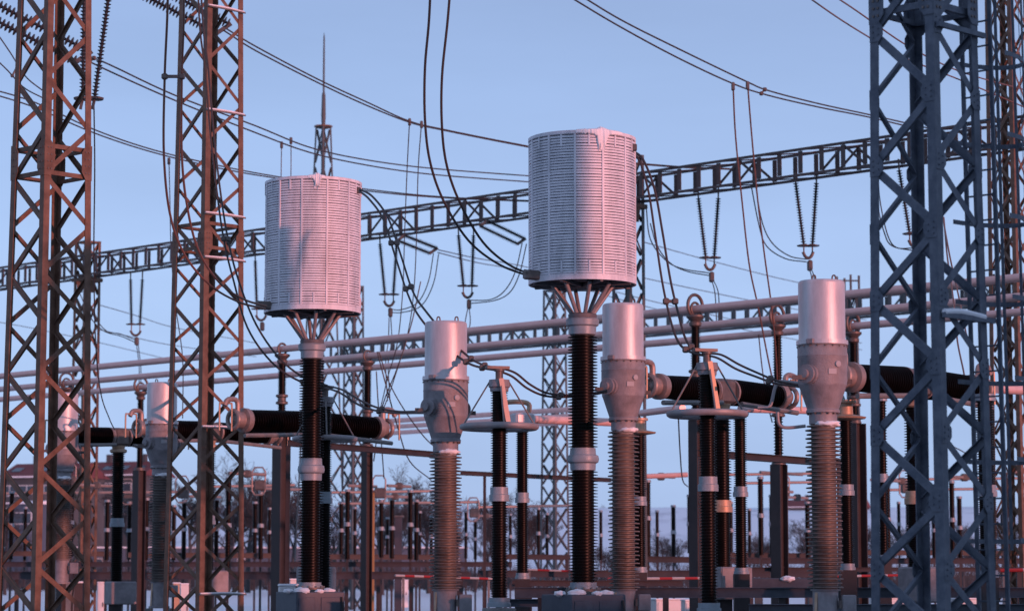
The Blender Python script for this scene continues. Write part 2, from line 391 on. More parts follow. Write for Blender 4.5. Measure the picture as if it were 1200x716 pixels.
def node_plates(root, s_of, zs, w, h, m):
    def mk(f_, sg):
        n = FACE_N[f_]; e = (UV, TV, -UV, -TV)[f_] * sg; b = MB()
        poly = [e * a + UP * d for a, d in ((0, -h / 2), (w * .7, -h / 2), (w, -h * .2), (w, h * .2), (w * .7, h / 2), (0, h / 2))]
        b.prism(poly, n * .003, n * .011)
        for a, d in ((.25, -.28), (.25, 0), (.25, .28), (.65, -.16), (.65, .16)):
            b.lathe([(.011, 0), (.011, .012), (.0001, .0125)], 6, axis=n, c=e * w * a + UP * h * d + n * .011, smooth=False)
        return b.mesh("node_plate", m)
    me = {(f_, sg): mk(f_, sg) for f_ in (0, 3, 1, 2) for sg in (1, -1)}
    for k, z in enumerate(zs):
        c = corners_at((0, 0), s_of(z), z)
        for f_ in range(4):
            at_i = (k + NODE_PHASE) % 2 == 0
            put("node_plate", me[(f_, 1 if at_i else -1)], root, loc=c[f_ if at_i else (f_ + 1) % 4])
NODE_PHASE = 0
_z0 = [Z(716 + 30 - 78.5 * k, D3) for k in range(0, 12)]; NODE_PHASE = 1
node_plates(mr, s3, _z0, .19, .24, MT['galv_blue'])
# caged ladder on its right face (normal UV)
zt = Z(-40, D3); lad = thing("tmp", "x", "x", (0, 0, 0)); LABELS.pop("x")
lad.name = "ladder"; lad.parent = mr
for k in ("label", "category"): del lad[k]
lc = lambda z: (corners_at((0, 0), s3(z), z)[1] * .86 + corners_at((0, 0), s3(z), z)[2] * .14)
off = UV * .16
for sg in (-1, 1):
    a, b = lc(0.3), lc(zt); a.z = .3; b.z = zt
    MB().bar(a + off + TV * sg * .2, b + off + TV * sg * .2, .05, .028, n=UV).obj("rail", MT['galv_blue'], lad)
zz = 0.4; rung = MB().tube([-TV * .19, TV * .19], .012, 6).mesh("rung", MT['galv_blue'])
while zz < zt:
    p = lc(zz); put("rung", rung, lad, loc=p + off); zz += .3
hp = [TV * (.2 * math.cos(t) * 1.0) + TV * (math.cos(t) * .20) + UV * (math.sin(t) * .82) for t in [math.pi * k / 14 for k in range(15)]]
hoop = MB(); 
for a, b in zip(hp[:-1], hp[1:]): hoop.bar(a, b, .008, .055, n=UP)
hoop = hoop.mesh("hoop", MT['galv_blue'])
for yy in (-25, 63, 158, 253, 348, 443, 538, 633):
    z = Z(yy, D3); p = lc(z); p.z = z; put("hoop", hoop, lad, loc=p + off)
for t in (30, 62, 90, 118, 150):
    o = TV * (.40 * math.cos(R(t))) + UV * (.81 * math.sin(R(t))); a, b = lc(2.2), lc(zt); a.z = 2.2; b.z = zt
    MB().bar(a + off + o, b + off + o, .04, .007, n=(UV * math.sin(R(t)) + TV * math.cos(R(t)))).obj("cage_strap", MT['galv_blue'], lad)

# ------------------------------------------------------------------ line traps
def blob(pts, rad, seed):
    """irregular lump of snow made of fused flattened bumps"""
    bm = bmesh.new()
    bmesh.ops.create_icosphere(bm, subdivisions=3, radius=1.0)
    rr = random.Random(seed); o = Vector((rr.random() * 9, rr.random() * 9, 0))
    for v in bm.verts:
        k = 1 + .35 * noise.noise(v.co * 2.2 + o) + .15 * noise.noise(v.co * 5 + o); v.co = Vector((v.co.x * rad[0], v.co.y * rad[1], v.co.z * rad[2])) * k
    me = bpy.data.meshes.new("snow"); bm.to_mesh(me); bm.free()
    for p in me.polygons: p.use_smooth = True
    me.materials.append(MT['snow']); return me
def line_trap(label, px, D, y_top, y_bot, rpx, y_cap, y_i1, y_f0, y_f1, y_i2, y_base, y_box, pxref):
    loc = P(pxref, 500, D); loc = Vector((loc.x, loc.y, 0))
    root = thing("line_trap", label, "line trap", loc, "line traps on insulator columns")
    z = lambda y: Z(y, D, px)
    zt, zb, r = z(y_top), z(y_bot), M(rpx, D)
    MB().lathe([(r * .90, zb + .06), (r * .90, zt - .05)], 64).obj("winding", MT['trap_core'], root)
    n = 49; p = (zt - zb - .09) / n
    band = MB().lathe([(r * .945, -.36 * p), (r, -.36 * p), (r, .36 * p), (r * .945, .36 * p)], 72, smooth=True, close=True).mesh("cage_ring", MT['trap'])
    for k in range(n): put("cage_ring", band, root, mat=Matrix.Translation((rnd.uniform(-.004, .004), rnd.uniform(-.004, .004), zb + .05 + p * (k + .5 + rnd.uniform(-.04, .04)))) @ Matrix.Rotation(rnd.uniform(-.0012, .0012), 4, (math.cos(k * 2.4), math.sin(k * 2.4), 0)))
    rib = MB().box((r + .006, 0, 0), (.02, .035, zt - zb - .05)).mesh("rib", MT['trap'])
    tab = MB().box((r + .004, 0, 0), (.018, .03, .20)).mesh("tab", MT['trap'])
    for k in range(12):
        rot = Matrix.Rotation(R(30 * k + 81 - 90), 4, 'Z')
        put("rib", rib, root, mat=Matrix.Translation((0, 0, (zt + zb) / 2)) @ rot)
        rot2 = Matrix.Rotation(R(30 * k + 96 - 90), 4, 'Z')
        put("tab", tab, root, mat=Matrix.Translation((0, 0, zt - .13)) @ rot2)
        put("tab", tab, root, mat=Matrix.Translation((0, 0, zb + .18)) @ rot2)
    MB().lathe([(r * .3, zt - .02), (r * .99, zt - .03), (r * 1.015, zt - .02), (r * 1.015, zt + .035), (r * .98, zt + .045), (r * .3, zt + .05)], 72).obj("top_cover", MT['trap'], root)
    MB().lathe([(r * .985, zb + .05), (r * 1.012, zb + .05), (r * 1.012, zb - .05), (r * .985, zb - .05)], 72, close=True).obj("bottom_band", MT['trap'], root)
    MB().lathe([(r * .25, zb - .02), (r * .98, zb - .015), (r * .98, zb + .03), (r * .25, zb + .03)], 64, close=True).obj("bottom_plate", MT['trap_core'], root)
    b = MB()
    for k in range(4): b.bar(Vector((math.cos(R(45 * k + 20)), math.sin(R(45 * k + 20)), 0)) * r * .97 + UP * (zb - .055), -Vector((math.cos(R(45 * k + 20)), math.sin(R(45 * k + 20)), 0)) * r * .97 + UP * (zb - .055), .05, .05)
    b.obj("spider_frame", MT['trap_core'], root)
    zc = z(y_cap)
    for k in range(8):
        t = R(45 * k + 12); d = Vector((math.cos(t), math.sin(t), 0))
        MB().tube([d * r * .60 + UP * (zb - .03), d * .17 + UP * (zc + .02)], .036, 10).obj("strut", MT['ring'], root)
    rc = M(12.5, 44.5); rs = M(17.2, 44.5)
    zi1, zf1, zf0, zi2, zbs = z(y_i1), z(y_f0), z(y_f1), z(y_i2), z(y_base)
    MB().lathe([(.24, zc - .03), (.245, zc + .0), (.245, zc + .035), (.22, zc + .05)], 32).obj("mounting_disc", MT['trap_core'], root)
    MB().lathe([(rc * 1.1, zi1 - .02), (.23, zi1 + .0), (.235, zi1 + (zc - zi1) * .42), (.275, zi1 + (zc - zi1) * .5), (.285, zi1 + (zc - zi1) * .8), (.26, zc - .035)], 32).obj("cap", MT['flange'], root)
    insulator(root, 0, 0, zf1, zi1 - .02, rc, rs, 36, MT['porc'])
    MB().lathe([(.215, zf0), (.22, zf0 + (zf1 - zf0) * .3), (.262, zf0 + (zf1 - zf0) * .36), (.275, zf0 + (zf1 - zf0) * .5), (.262, zf0 + (zf1 - zf0) * .66), (.225, zf0 + (zf1 - zf0) * .7), (.215, zf1)], 32).obj("middle_flange", MT['flange'], root)
    insulator(root, 0, 0, zi2, zf0, rc, rs, 36, MT['porc'])
    flange(root, zbs, zi2, .25, MT['flange'], "base_flange")
    # bracketed terminals
    a = Vector((-r * .86, -r * .56, zb + .06)); d = Vector((-.84, -.54, 0))
    bt = MB().bevbox(a + d * .10, (.30, .14, .16), .02, Matrix.Rotation(R(33), 3, 'Z')).obj("bottom_terminal", MT['fitting'], root)
    b2 = MB()
    for q in (-.05, .05): b2.lathe([(.028, -.03), (.028, .2), (.0001, .205)], 8, axis=Vector((-.5, -.8, 0)), c=a + d * .12 + UP * q)
    b2.obj("clamp_bolt", MT['galv'], bt)
    MB().bevbox((r * .93, -r * .33, zt - .16), (.16, .12, .12), .015).obj("top_terminal", MT['fitting'], root)
    # blue grey box frame below
    zx = z(y_box)
    MB().bevbox((0, 0, zx - .35), (1.05, 1.05, .70), .015, Matrix.Rotation(R(28), 3, 'Z')).obj("support_box", MT['bluebox'], root)
    MB().lathe([(.30, zx), (.30, zbs - .0)], 24).obj("base_plate", MT['fitting'], root)
    b = MB()
    for q in range(12): b.lathe([(.018, zbs - .002), (.018, zbs + .03), (.0001, zbs + .031)], 6, c=(.275 * math.cos(q * .5236), .275 * math.sin(q * .5236), 0))
    stuff(b.obj("bolts", MT['galv'], root))
    rz_ = Matrix.Rotation(R(28), 3, 'Z')
    for q, wd in ((-.30, .34), (.22, .42)):
        MB().bevbox(rz_ @ Vector((q, -.53, 0)) + UP * (zx - .36), (wd, .02, .5), .006, rz_).obj("cover_panel", MT['bluebox'], root)
    MB().tube(catmull([rz_ @ Vector((.45, -.56, 0)) + UP * (zx - .1), rz_ @ Vector((.46, -.6, 0)) + UP * (zx - .5), rz_ @ Vector((.45, -.55, 0)) + UP * .05], 4), .025, 8).obj("conduit", MT['rubber'], root)
    for q in ((-.36, -.36), (.36, -.36), (.36, .36), (-.36, .36)):
        MB().bar((q[0], q[1], 0), (q[0], q[1], zx - .70), .14, .14, n=(1, 0, 0)).obj("support_leg", MT['galv'], root)
    for q, (sx, sy, sr) in enumerate(((-.40, -.40, .08), (-.12, -.52, .12), (.22, -.42, .07), (.38, -.1, .1))):
        put("snow_clump", blob(None, (sr * 1.3, sr, sr * .62), q + int(px)), root, loc=(sx, sy, zx + .012))
    return root, r, zt, zb
DTR, DTL = 43.5, 51.8
trR, rR, ztR, zbR = line_trap("pale grey caged line trap on the right, higher in view, snow slipping over its rim", 679, DTR, 166, 331, 63, 371, 392, 525, 551, 682, 690, 696, 683)
trL, rL, ztL, zbL = line_trap("pale grey caged line trap on the left, lit pink, in front of the lightning mast", 363, DTL, 217, 365, 56.5, 401, 420, 537, 563, 682, 688, 693, 365)
def rim_snow(root, r, zt, a0, a1, drop_a, dw, dh, seed):
    """snow lying along the top rim between two angles, with one ragged tongue hanging down the front"""
    b = MB(); n = 56; vs = []
    for i in range(n + 1):
        t = R(a0 + (a1 - a0) * i / n); e = max(0.02, math.sin(math.pi * i / n)) ** .5; j = noise.noise(Vector((i * .45, seed, 0)))
        tongue = math.exp(-((math.degrees(t) - drop_a) / dw) ** 4)
        h = (.018 + .03 * tongue) * e * (1 + .8 * j); dn = .035 * (1 + j) + dh * tongue * (1 + 1.1 * noise.noise(Vector((i * .55, seed, 3))))
        d = Vector((math.cos(t), math.sin(t), 0)); o = .004 + .03 * e * (1 + noise.noise(Vector((i * .5, seed, 9))))
        for q, zz in ((r * .80, .045), (r * .88, .05 + h), (r * .985, .05 + h), (r + .012 + o * .5, .035 + h * .6), (r + .012 + o, -.2 * dn), (r + .010 + o * .9, -.7 * dn * e), (r + .006, -dn * e - .004), (r - .02, -dn * e)):
            vs.append(d * q + UP * (zt + zz))
    fs = [(i * 8 + k, (i + 1) * 8 + k, (i + 1) * 8 + k + 1, i * 8 + k + 1) for i in range(n) for k in range(7)]
    b.add(vs, fs, True); b.obj("snow_cap", MT['snow'], root)
rim_snow(trR, rR, ztR, -98, -44, -70, 6.0, .25, 3)
rim_snow(trL, rL, ztL, -92, -72, -81, 3.5, .16, 8)

# ------------------------------------------------------------------ current transformers
def ct(label, px, D, y_top, y_ref_ins, seed, pxi):
    loc = P(pxi, 600, D); loc = Vector((loc.x, loc.y, 0))
    root = thing("current_transformer", label, "current transformer", loc, "current transformers with cylindrical heads")
    zt = Z(y_top, D, px); k = 1.0; r = .375
    z = lambda d: zt - d
    MB().lathe([(r * .55, z(-.02)), (r * .93, z(-.005)), (r * .985, z(.015)), (r, z(.05)), (r, z(.965))], 56).obj("head_cylinder", MT['ct_al'], root)
    MB().lathe([(r * 1.0, z(.96)), (r * 1.105, z(.962)), (r * 1.11, z(1.03)), (r * 1.02, z(1.045)), (r * 1.0, z(1.05))], 56).obj("clamp_collar", MT['ct_al'], root)
    MB().lathe([(r * 1.02, z(1.046)), (r * 1.06, z(1.06)), (r * 1.06, z(1.20)), (r * 1.075, z(1.215)), (r * 1.06, z(1.23)), (r * 1.06, z(1.60)), (r * 1.03, z(1.66)), (r * 1.035, z(1.675)), (r * 1.0, z(1.70)), (r * .68, z(2.06)), (r * .70, z(2.075)), (r * .72, z(2.08)), (r * .72, z(2.12)), (r * .62, z(2.125))], 56).obj("lower_housing", MT['ct_cast'], root)
    MB().bevbox((-r * .62, -r * .92, z(.995)), (.13, .06, .085), .012, Matrix.Rotation(R(-34), 3, 'Z')).obj("collar_clamp", MT['ct_cast'], root)
    MB().lathe([(.05, 0), (.05, .03), (.04, .035), (.0001, .036)], 16, axis=Vector((.5, -.86, 0)), c=Vector((.5, -.86, 0)) * r * 1.055 + UP * z(1.36)).obj("oil_gauge", MT['white'], root)
    MB().bevbox((r * .30, -r * 1.025, z(1.48)), (.14, .012, .09), .004, Matrix.Rotation(R(16), 3, 'Z')).obj("rating_plate", MT['white'], root)
    b = MB()
    for q in range(20):
        t = q * math.pi / 10; b.lathe([(.013, z(1.052)), (.013, z(1.075))][::-1], 6, c=(r * 1.07 * math.cos(t), r * 1.07 * math.sin(t), 0))
    for q in range(14): b.lathe([(.016, z(2.15)), (.016, z(2.12))], 6, c=(r * .66 * math.cos(q * .4488), r * .66 * math.sin(q * .4488), 0))
    stuff(b.obj("bolts", MT['fitting'], root))
    MB().lathe([(r * .60, z(2.30)), (r * .60, z(2.124))], 40).obj("neck", MT['ct_cast'], root)
    for sx in (-.13, .19):
        MB().tube(catmull([(sx - .03, -.1, z(.0)), (sx - .02, -.1, z(-.08)), (sx + .02, -.1, z(-.08)), (sx + .03, -.1, z(.0))], 4), .014, 6).obj("lifting_eye", MT['fitting'], root)
    # primary terminals at both ends of the bar
    ax = Vector((-.62, -.78, 0)).normalized()
    for sg in (1, -1):
        c = ax * sg * r * 1.03 + UP * z(1.52)
        tm = MB().lathe([(.15, -.02), (.155, .04), (.125, .05), (.12, .10), (.15, .105), (.15, .13), (.07, .135), (.07, .19), (.0001, .195)], 28, axis=ax * sg, c=c).obj("terminal", MT['ct_cast'], root)
        MB().bar(c + ax * sg * .14 - UP * .06, c + ax * sg * .14 + Vector((-.20 * sg, 0, -.06)), .05, .07).obj("terminal_lug", MT['fitting'], tm)
    zb = Z(y_ref_ins, D, px)
    n = 24
    insulator(root, 0, 0, zb, z(2.30), .195, .288, 40, MT['porc_ct'], 40, alt=.02, edge=.13)
    put("snow_collar", blob(None, (.19, .15, .065), seed), root, loc=(.05, -.12, z(2.30)))
    MB().lathe([(.235, zb), (.24, zb - .02), (.205, zb - .03), (.2, zb - .6), (.26, zb - .61), (.26, zb - .66)], 36).obj("base_tank", MT['ct_cast'], root)
    MB().bevbox((.36, -.1, zb - .24), (.22, .16, .30), .015).obj("junction_box", MT['ct_cast'], root)
    MB().bar((.2, -.1, zb - .24), (.27, -.1, zb - .24), .1, .12).obj("box_bracket", MT['fitting'], root)
    MB().tube(catmull([(.36, -.1, zb - .38), (.36, -.1, zb - .7), (.33, -.12, max(.1, zb - 1.2)), (.33, -.12, .02)], 4), .025, 8).obj("conduit", MT['rubber'], root)
    MB().bar((-.16, -.13, zb - .05), (-.22, -.2, max(.05, zb - 1.3)), .05, .008, n=(-.6, -.8, 0)).obj("earthing_strap", MT['brass'], root)
    zz = zb - .66
    if zz > .2:
        for q in ((-.25, -.25), (.25, -.25), (.25, .25), (-.25, .25)):
            MB().bar((q[0], q[1], 0), (q[0], q[1], zz), .12, .12, n=(1, 0, 0)).obj("support_leg", MT['galv'], root)
    return root
ctR = ct("current transformer at the right beside the blue shaded mast, with the largest pink head", 960, 41.0, 330, 690, 1, 966)
ctM = ct("current transformer standing close behind the right line trap column", 728, 46.5, 357, 690, 2, 731)
ctC = ct("current transformer in the middle with twin cables looping across its head", 521, 45.2, 378, 690, 3, 522)
ctL = ct("current transformer half hidden behind the second lattice mast", 189, 64.0, 449, 681, 4, 188)
ctF = ct("current transformer seen through the left lattice mast, smallest of its row", 73, 69.5, 461, 655, 5, 73)

# ------------------------------------------------------------------ surge arresters with corona ring
def arrester(label, px, D, y_top, y_ring, y_fl, y_bot, pxi, bar='brass'):
    loc = P(pxi, 600, D); loc = Vector((loc.x, loc.y, 0))
    root = thing("surge_arrester", label, "surge arrester", loc, "surge arresters with flat corona rings")
    z = lambda y: Z(y, D, px)
    rc, rs = .115, .148
    zt, zr, zf, zb = z(y_top), z(y_ring), z(y_fl), z(y_bot)
    MB().lathe([(.155, zt - .26), (.16, zt - .2), (.185, zt - .18), (.175, zt - .06), (.08, zt - .05)], 24).obj("cap", MT['ct_cast'], root)
    MB().lathe([(.065, zt - .055), (.065, zt + .08), (.09, zt + .085), (.09, zt + .12)], 16).obj("top_stud", MT['fitting'], root)
    MB().bar((-.22, -.06, zt + .15), (.16, .06, zt + .15), .13, .05).obj("top_clamp", MT['fitting'], root)
    insulator(root, 0, 0, zf + .12, zt - .26, rc, rs, 38, MT['porc'], 24)
    flange(root, zf - .12, zf + .12, .17, MT['flange'], "middle_flange", 24)
    insulator(root, 0, 0, zb, zf - .12, rc, rs, 36, MT['porc'], 24)
    flange(root, zb - .16, zb, .2, MT['flange'], "base_flange", 20)
    R_ = M(48.5, 42)
    MB().lathe([(R_ * .62, zr - .045), (R_ * .93, zr - .06), (R_ * .985, zr - .035), (R_, zr), (R_ * .985, zr + .035), (R_ * .93, zr + .05), (R_ * .62, zr + .045)], 56, close=True).obj("corona_ring", MT['ring'], root)
    for k in range(4):
        t = R(90 * k + 8); d = Vector((math.cos(t), math.sin(t), 0))
        MB().bar(d * .16 + UP * (zr + .0), d * R_ * .63 + UP * zr, .05, .03).obj("ring_arm", MT['trap'], root)
        MB().tube([d * .17 + UP * (zt - .1), d * R_ * .9 + UP * (zr + .03)], .015, 6).obj("stay_rod", MT['galv'], root)
    if bar:
        MB().bar((.03, -.21, zt - .05), (.16, -.20, zr + .03), .085, .02, n=(.38, -.92, 0)).obj("grading_bar", MT[bar], root)
    MB().bevbox((0, 0, zb - .28), (.46, .46, .22), .02, Matrix.Rotation(R(20), 3, 'Z')).obj("base_plinth", MT['galv'], root)
    if zb - .4 > .2: MB().bar((0, 0, 0), (0, 0, zb - .39), .3, .3, n=(1, 0, 0)).obj("support_leg", MT['galv'], root)
    return root, zt
arR, zaR = arrester("surge arrester with a wide flat ring and an orange glinting bar, right of centre", 827, 42.0, 421, 485, 567, 706, 830)
arM, zaM = arrester("surge arrester with a flat ring right of the middle current transformer", 584, 43.5, 441, 500, 579, 700, 585, 'cap_metal')
arL, zaL = arrester("surge arrester mostly hidden behind the left line trap column", 379, 53.0, 462, 514, 583, 694, 380, False)

# ------------------------------------------------------------------ circuit breakers with two horizontal chambers
def breaker(label, px, py, D, half, rad, y_bot, y_fl, sides=(1, 1)):
    p = P(px, py, D); loc = Vector((p.x, p.y, 0)); zc = p.z
    root = thing("circuit_breaker", label, "circuit breaker", loc, "circuit breakers with twin horizontal chambers")
    MB().bevbox((0, 0, zc), (.52, .42, .50), .06, Matrix.Rotation(math.atan2(UV.y, UV.x), 3, 'Z')).obj("gear_housing", MT['fitting'], root)
    MB().lathe([(.2, zc - .45), (.24, zc - .42), (.24, zc - .36), (.17, zc - .33), (.2, zc - .24)], 24).obj("neck", MT['brass'], root)
    for sg, on in ((-1, sides[0]), (1, sides[1])):
        if not on: continue
        ax = UV * sg
        MB().lathe([(rad * .98, 0), (rad * 1.0, .04), (rad * .86, .06), (rad * .8, .1)], 28, axis=ax, c=UP * zc + ax * .26).obj("chamber_flange", MT['cap_metal'], root)
        L = half - .55; q = ax.to_track_quat('Z', 'Y').to_matrix().to_4x4()
        put("chamber", ins_mesh(rad * .80, rad * 1.0, L, 22, MT['porc'], 28, 0.0, .84), root, mat=Matrix.Translation(UP * zc + ax * .34) @ q)
        cap = MB().lathe([(rad * .92, 0), (rad * .95, .05), (rad * .95, .14), (rad * .66, .17), (rad * .6, .33), (rad * .3, .40), (.0001, .41)], 28, axis=ax, c=UP * zc + ax * (half - .2)).obj("end_cap", MT['cap_metal'], root)
        e = UP * zc + ax * (half + .2)
        MB().tube(catmull([e - ax * .12 + UP * .1, e - ax * .1 + UP * .42, e + ax * .16 + UP * .44, e + ax * .26 + UP * .30], 5), .06, 8).obj("terminal_elbow", MT['cap_metal'], cap)
        MB().tube(catmull([e + ax * .05 - UP * .26, e + ax * .05 + UP * .30, e + ax * .1 + UP * .36, e + ax * .35 + UP * .36, e + ax * .40 + UP * .30, e + ax * .40 - UP * .26], 4), .022, 6).obj("shield_loop", MT['brass'], cap)
        b = MB(); b.tube([UP * (zc - rad * .9) + ax * .3 - TV * .28, UP * (zc - rad * 1.25) + ax * (half + .1) - TV * .28], .05, 8); b.obj("parallel_rod", MT['galv'], root)
        MB().ring(e, .2, .05, ax, 20, 8).obj("corona_ring", MT['cap_metal'], cap)
    zb, zf = Z(y_bot, D, px), Z(y_fl, D, px)
    insulator(root, 0, 0, zf + .12, zc - .45, .15, .195, 30, MT['porc'], 22)
    flange(root, zf - .12, zf + .12, .21, MT['brass'] if px > 700 else MT['flange'], "middle_flange", 22)
    insulator(root, 0, 0, zb, zf - .12, .15, .195, 30, MT['porc'], 22)
    MB().bevbox((0.12, 0, zb - .32), (.75, .6, .64), .03, Matrix.Rotation(R(30), 3, 'Z')).obj("drive_box", MT['ct_cast'], root)
    if zb - .64 > .1: MB().bar((0, 0, 0), (0, 0, zb - .64), .35, .35, n=(1, 0, 0)).obj("support_leg", MT['brown_col'], root)
    return root
cbs = [
    breaker("circuit breaker at the right, its brown chambers seen through the blue shaded mast", 1071, 449, 46.5, 2.0, .285, 664, 583),
    breaker("circuit breaker between the tall right arrester and the right current transformer", 845, 459, 51.0, 2.0, .27, 664, 593),
    breaker("circuit breaker with black chambers passing behind the left line trap column", 366, 497, 59.0, 2.15, .29, 664, 583),
    breaker("circuit breaker with black chambers passing behind the second lattice mast", 245, 506, 69.0, 2.2, .28, 668, 609),
    breaker("circuit breaker between the left mast and the half hidden current transformer", 139, 512, 72.0, 1.9, .26, 681, 612),
]

# ------------------------------------------------------------------ plain post columns of the mid row
def post(name, label, px, D, y_top, y_fl, y_bot, rc, rs, n, head='box', col=None, group="post insulators of the middle row", m='porc', colw=.3):
    p = P(px, y_top, D); loc = Vector((p.x, p.y, 0)); z = lambda y: Z(y, D, px)
    root = thing(name, label, "post insulator", loc, group)
    zt, zf, zb = z(y_top), z(y_fl), z(y_bot)
    insulator(root, 0, 0, zf + .1, zt, rc, rs, n, MT[m], 20); flange(root, zf - .1, zf + .1, rs * 1.12, MT['flange'], "middle_flange", 20)
    insulator(root, 0, 0, zb, zf - .1, rc, rs, n, MT[m], 20); flange(root, zb - .12, zb, rs * 1.1, MT['flange'], "base_flange", 20)
    if head == 'box':
        MB().bevbox((0, 0, zt + .16), (.42, .36, .32), .04, Matrix.Rotation(R(25), 3, 'Z')).obj("head_box", MT['ct_al'], root)
        MB().tube(catmull([(.12, 0, zt + .3), (.13, 0, zt + .5), (-.1, 0, zt + .55), (-.5, -.05, zt + .52)], 5), .05, 8).obj("terminal_elbow", MT['brass'], root)
    elif head == 'disc':
        MB().lathe([(.10, zt - .02), (.36, zt + .02), (.38, zt + .05), (.14, zt + .10), (.13, zt + .3), (.2, zt + .31), (.2, zt + .36)], 28).obj("head_plate", MT['brass'], root)
    else:
        flange(root, zt, zt + .12, rs * 1.15, MT['flange'], "cap", 20)
    if zb - .12 > .1: MB().bar((0, 0, 0), (0, 0, zb - .12), colw, colw, n=(1, 0, 0)).obj("support_column", MT[col or 'brown_col'], root)
    return root
post("post_insulator", "pink headed post insulator just right of the arrester with the middle ring", 612, 51, 503, 583, 671, .10, .13, 32)
post("post_insulator", "post insulator topped by an orange lit plate behind the ribbed transformer beside the right trap", 749, 57, 509, 587, 664, .11, .15, 30, 'disc')
post("post_insulator", "post insulator right of the breaker column beside the tall right arrester", 867, 50, 488, 576, 665, .10, .135, 32, 'cap')
post("post_insulator", "post insulator directly right of the right current transformer's ribbed column", 991, 47, 492, 574, 660, .10, .13, 32, 'disc')
post("post_insulator", "post insulator seen through the ladder cage at the right edge", 1154, 44, 470, 575, 668, .125, .165, 34, 'cap')
post("post_insulator", "black post insulator left of the blue shaded mast behind the current transformer", 1033, 60, 470, 560, 650, .09, .12, 26, 'cap')

# ------------------------------------------------------------------ tubular busbars and their posts
ZT = Z(383, 72.0)
TUBE_D = [72.0, 72.0 * 301 / 282, 72.0 * 301 / 267]
def on_line(px, D0):
    D = Dt(px, D0); return Vector(((px - CX) / F * D / (_ct) * 1.0, D, 0)) if False else Vector((P(px, HOR, D).x, D, 0))
def tube_pt(px, k):
    for D in (Dt(px, TUBE_D[k]),):
        return Vector((P(px, 400, D).x, D, ZT))
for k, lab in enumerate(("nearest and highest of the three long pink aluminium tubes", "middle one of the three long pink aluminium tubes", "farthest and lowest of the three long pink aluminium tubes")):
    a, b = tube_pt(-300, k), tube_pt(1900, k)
    o = MB().tube([(0, 0, 0), b - a], .105, 20).obj("busbar_tube", MT['tube_sunlit'], None, a)
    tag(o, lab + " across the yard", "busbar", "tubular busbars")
def tube_post(label, px, k, y_mid, y_bot, colw=.30, ringed=True):
    p = tube_pt(px, k); D = p.y; root = thing("busbar_post", label, "busbar post", Vector((p.x, p.y, 0)), "posts carrying the tubular busbars")
    zt = ZT - .14
    MB().ring(UP * ZT, .17, .035, TV, 24, 8).obj("clamp_ring", MT['fitting'], root)
    if ringed: MB().ring(UP * (ZT + .08) - UV * .0, .30, .045, TV, 26, 8).obj("corona_ring", MT['fitting'], root)
    MB().lathe([(.10, zt - .34), (.16, zt - .3), (.17, zt - .22), (.13, zt - .18), (.24, zt - .08), (.24, zt - .03), (.12, zt - .0)], 20).obj("head_fitting", MT['fitting'], root)
    zf, zb = Z(y_mid, D, px), Z(y_bot, D, px)
    insulator(root, 0, 0, zf + .14, zt - .34, .10, .135, 26, MT['porc'], 20)
    MB().lathe([(.13, zf - .16), (.19, zf - .14), (.19, zf - .08), (.13, zf - .05), (.13, zf + .05), (.19, zf + .08), (.19, zf + .14), (.13, zf + .16)], 20).obj("middle_flange", MT['fitting'], root)
    insulator(root, 0, 0, zb, zf - .16, .10, .135, 14, MT['porc'], 20)
    flange(root, zb - .1, zb, .2, MT['fitting'], "base_flange", 20)
    w = colw
    b = MB()
    rot = Matrix.Rotation(math.atan2(TV.y, TV.x), 3, 'Z')
    b.box((0, 0, (zb - .1) / 2), (w * .1, w * .86, zb - .1), rot); b.box(rot @ Vector((0, w * .46, 0)) + UP * (zb - .1) / 2, (w, w * .09, zb - .1), rot); b.box(rot @ Vector((0, -w * .46, 0)) + UP * (zb - .1) / 2, (w, w * .09, zb - .1), rot)
    b.obj("support_column", MT['brown_col'], root)
    return root
tube_post("busbar post on the broad grey column left of the left line trap", 331, 0, 468, 508, .40, False)
tube_post("busbar post between the left line trap and the middle current transformer", 431, 1, 486, 520, .26, False)
tube_post("busbar post right behind the tall right arrester, on a brown column", 815, 0, 440, 488, .30)
tube_post("busbar post with a dark ring, left of the right current transformer", 911, 1, 482, 540, .34)
tube_post("busbar post behind the right current transformer, on a thick brown column", 1000, 2, 470, 492, .46)
tube_post("busbar post beside the half hidden current transformer on the left", 166, 2, 520, 548, .36)
tube_post("busbar post seen through the left lattice mast", 79, 1, 520, 548, .34)

# lower, farther set of three tubes
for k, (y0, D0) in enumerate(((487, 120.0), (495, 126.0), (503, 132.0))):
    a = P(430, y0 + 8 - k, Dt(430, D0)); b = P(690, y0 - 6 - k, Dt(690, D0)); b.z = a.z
    o = MB().tube([(0, 0, 0), b - a], .12, 14).obj("busbar_tube", MT['tube_sunlit'], None, a)
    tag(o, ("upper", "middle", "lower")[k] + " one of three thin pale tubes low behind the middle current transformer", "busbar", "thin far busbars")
    for px in (452, 668):
        pass

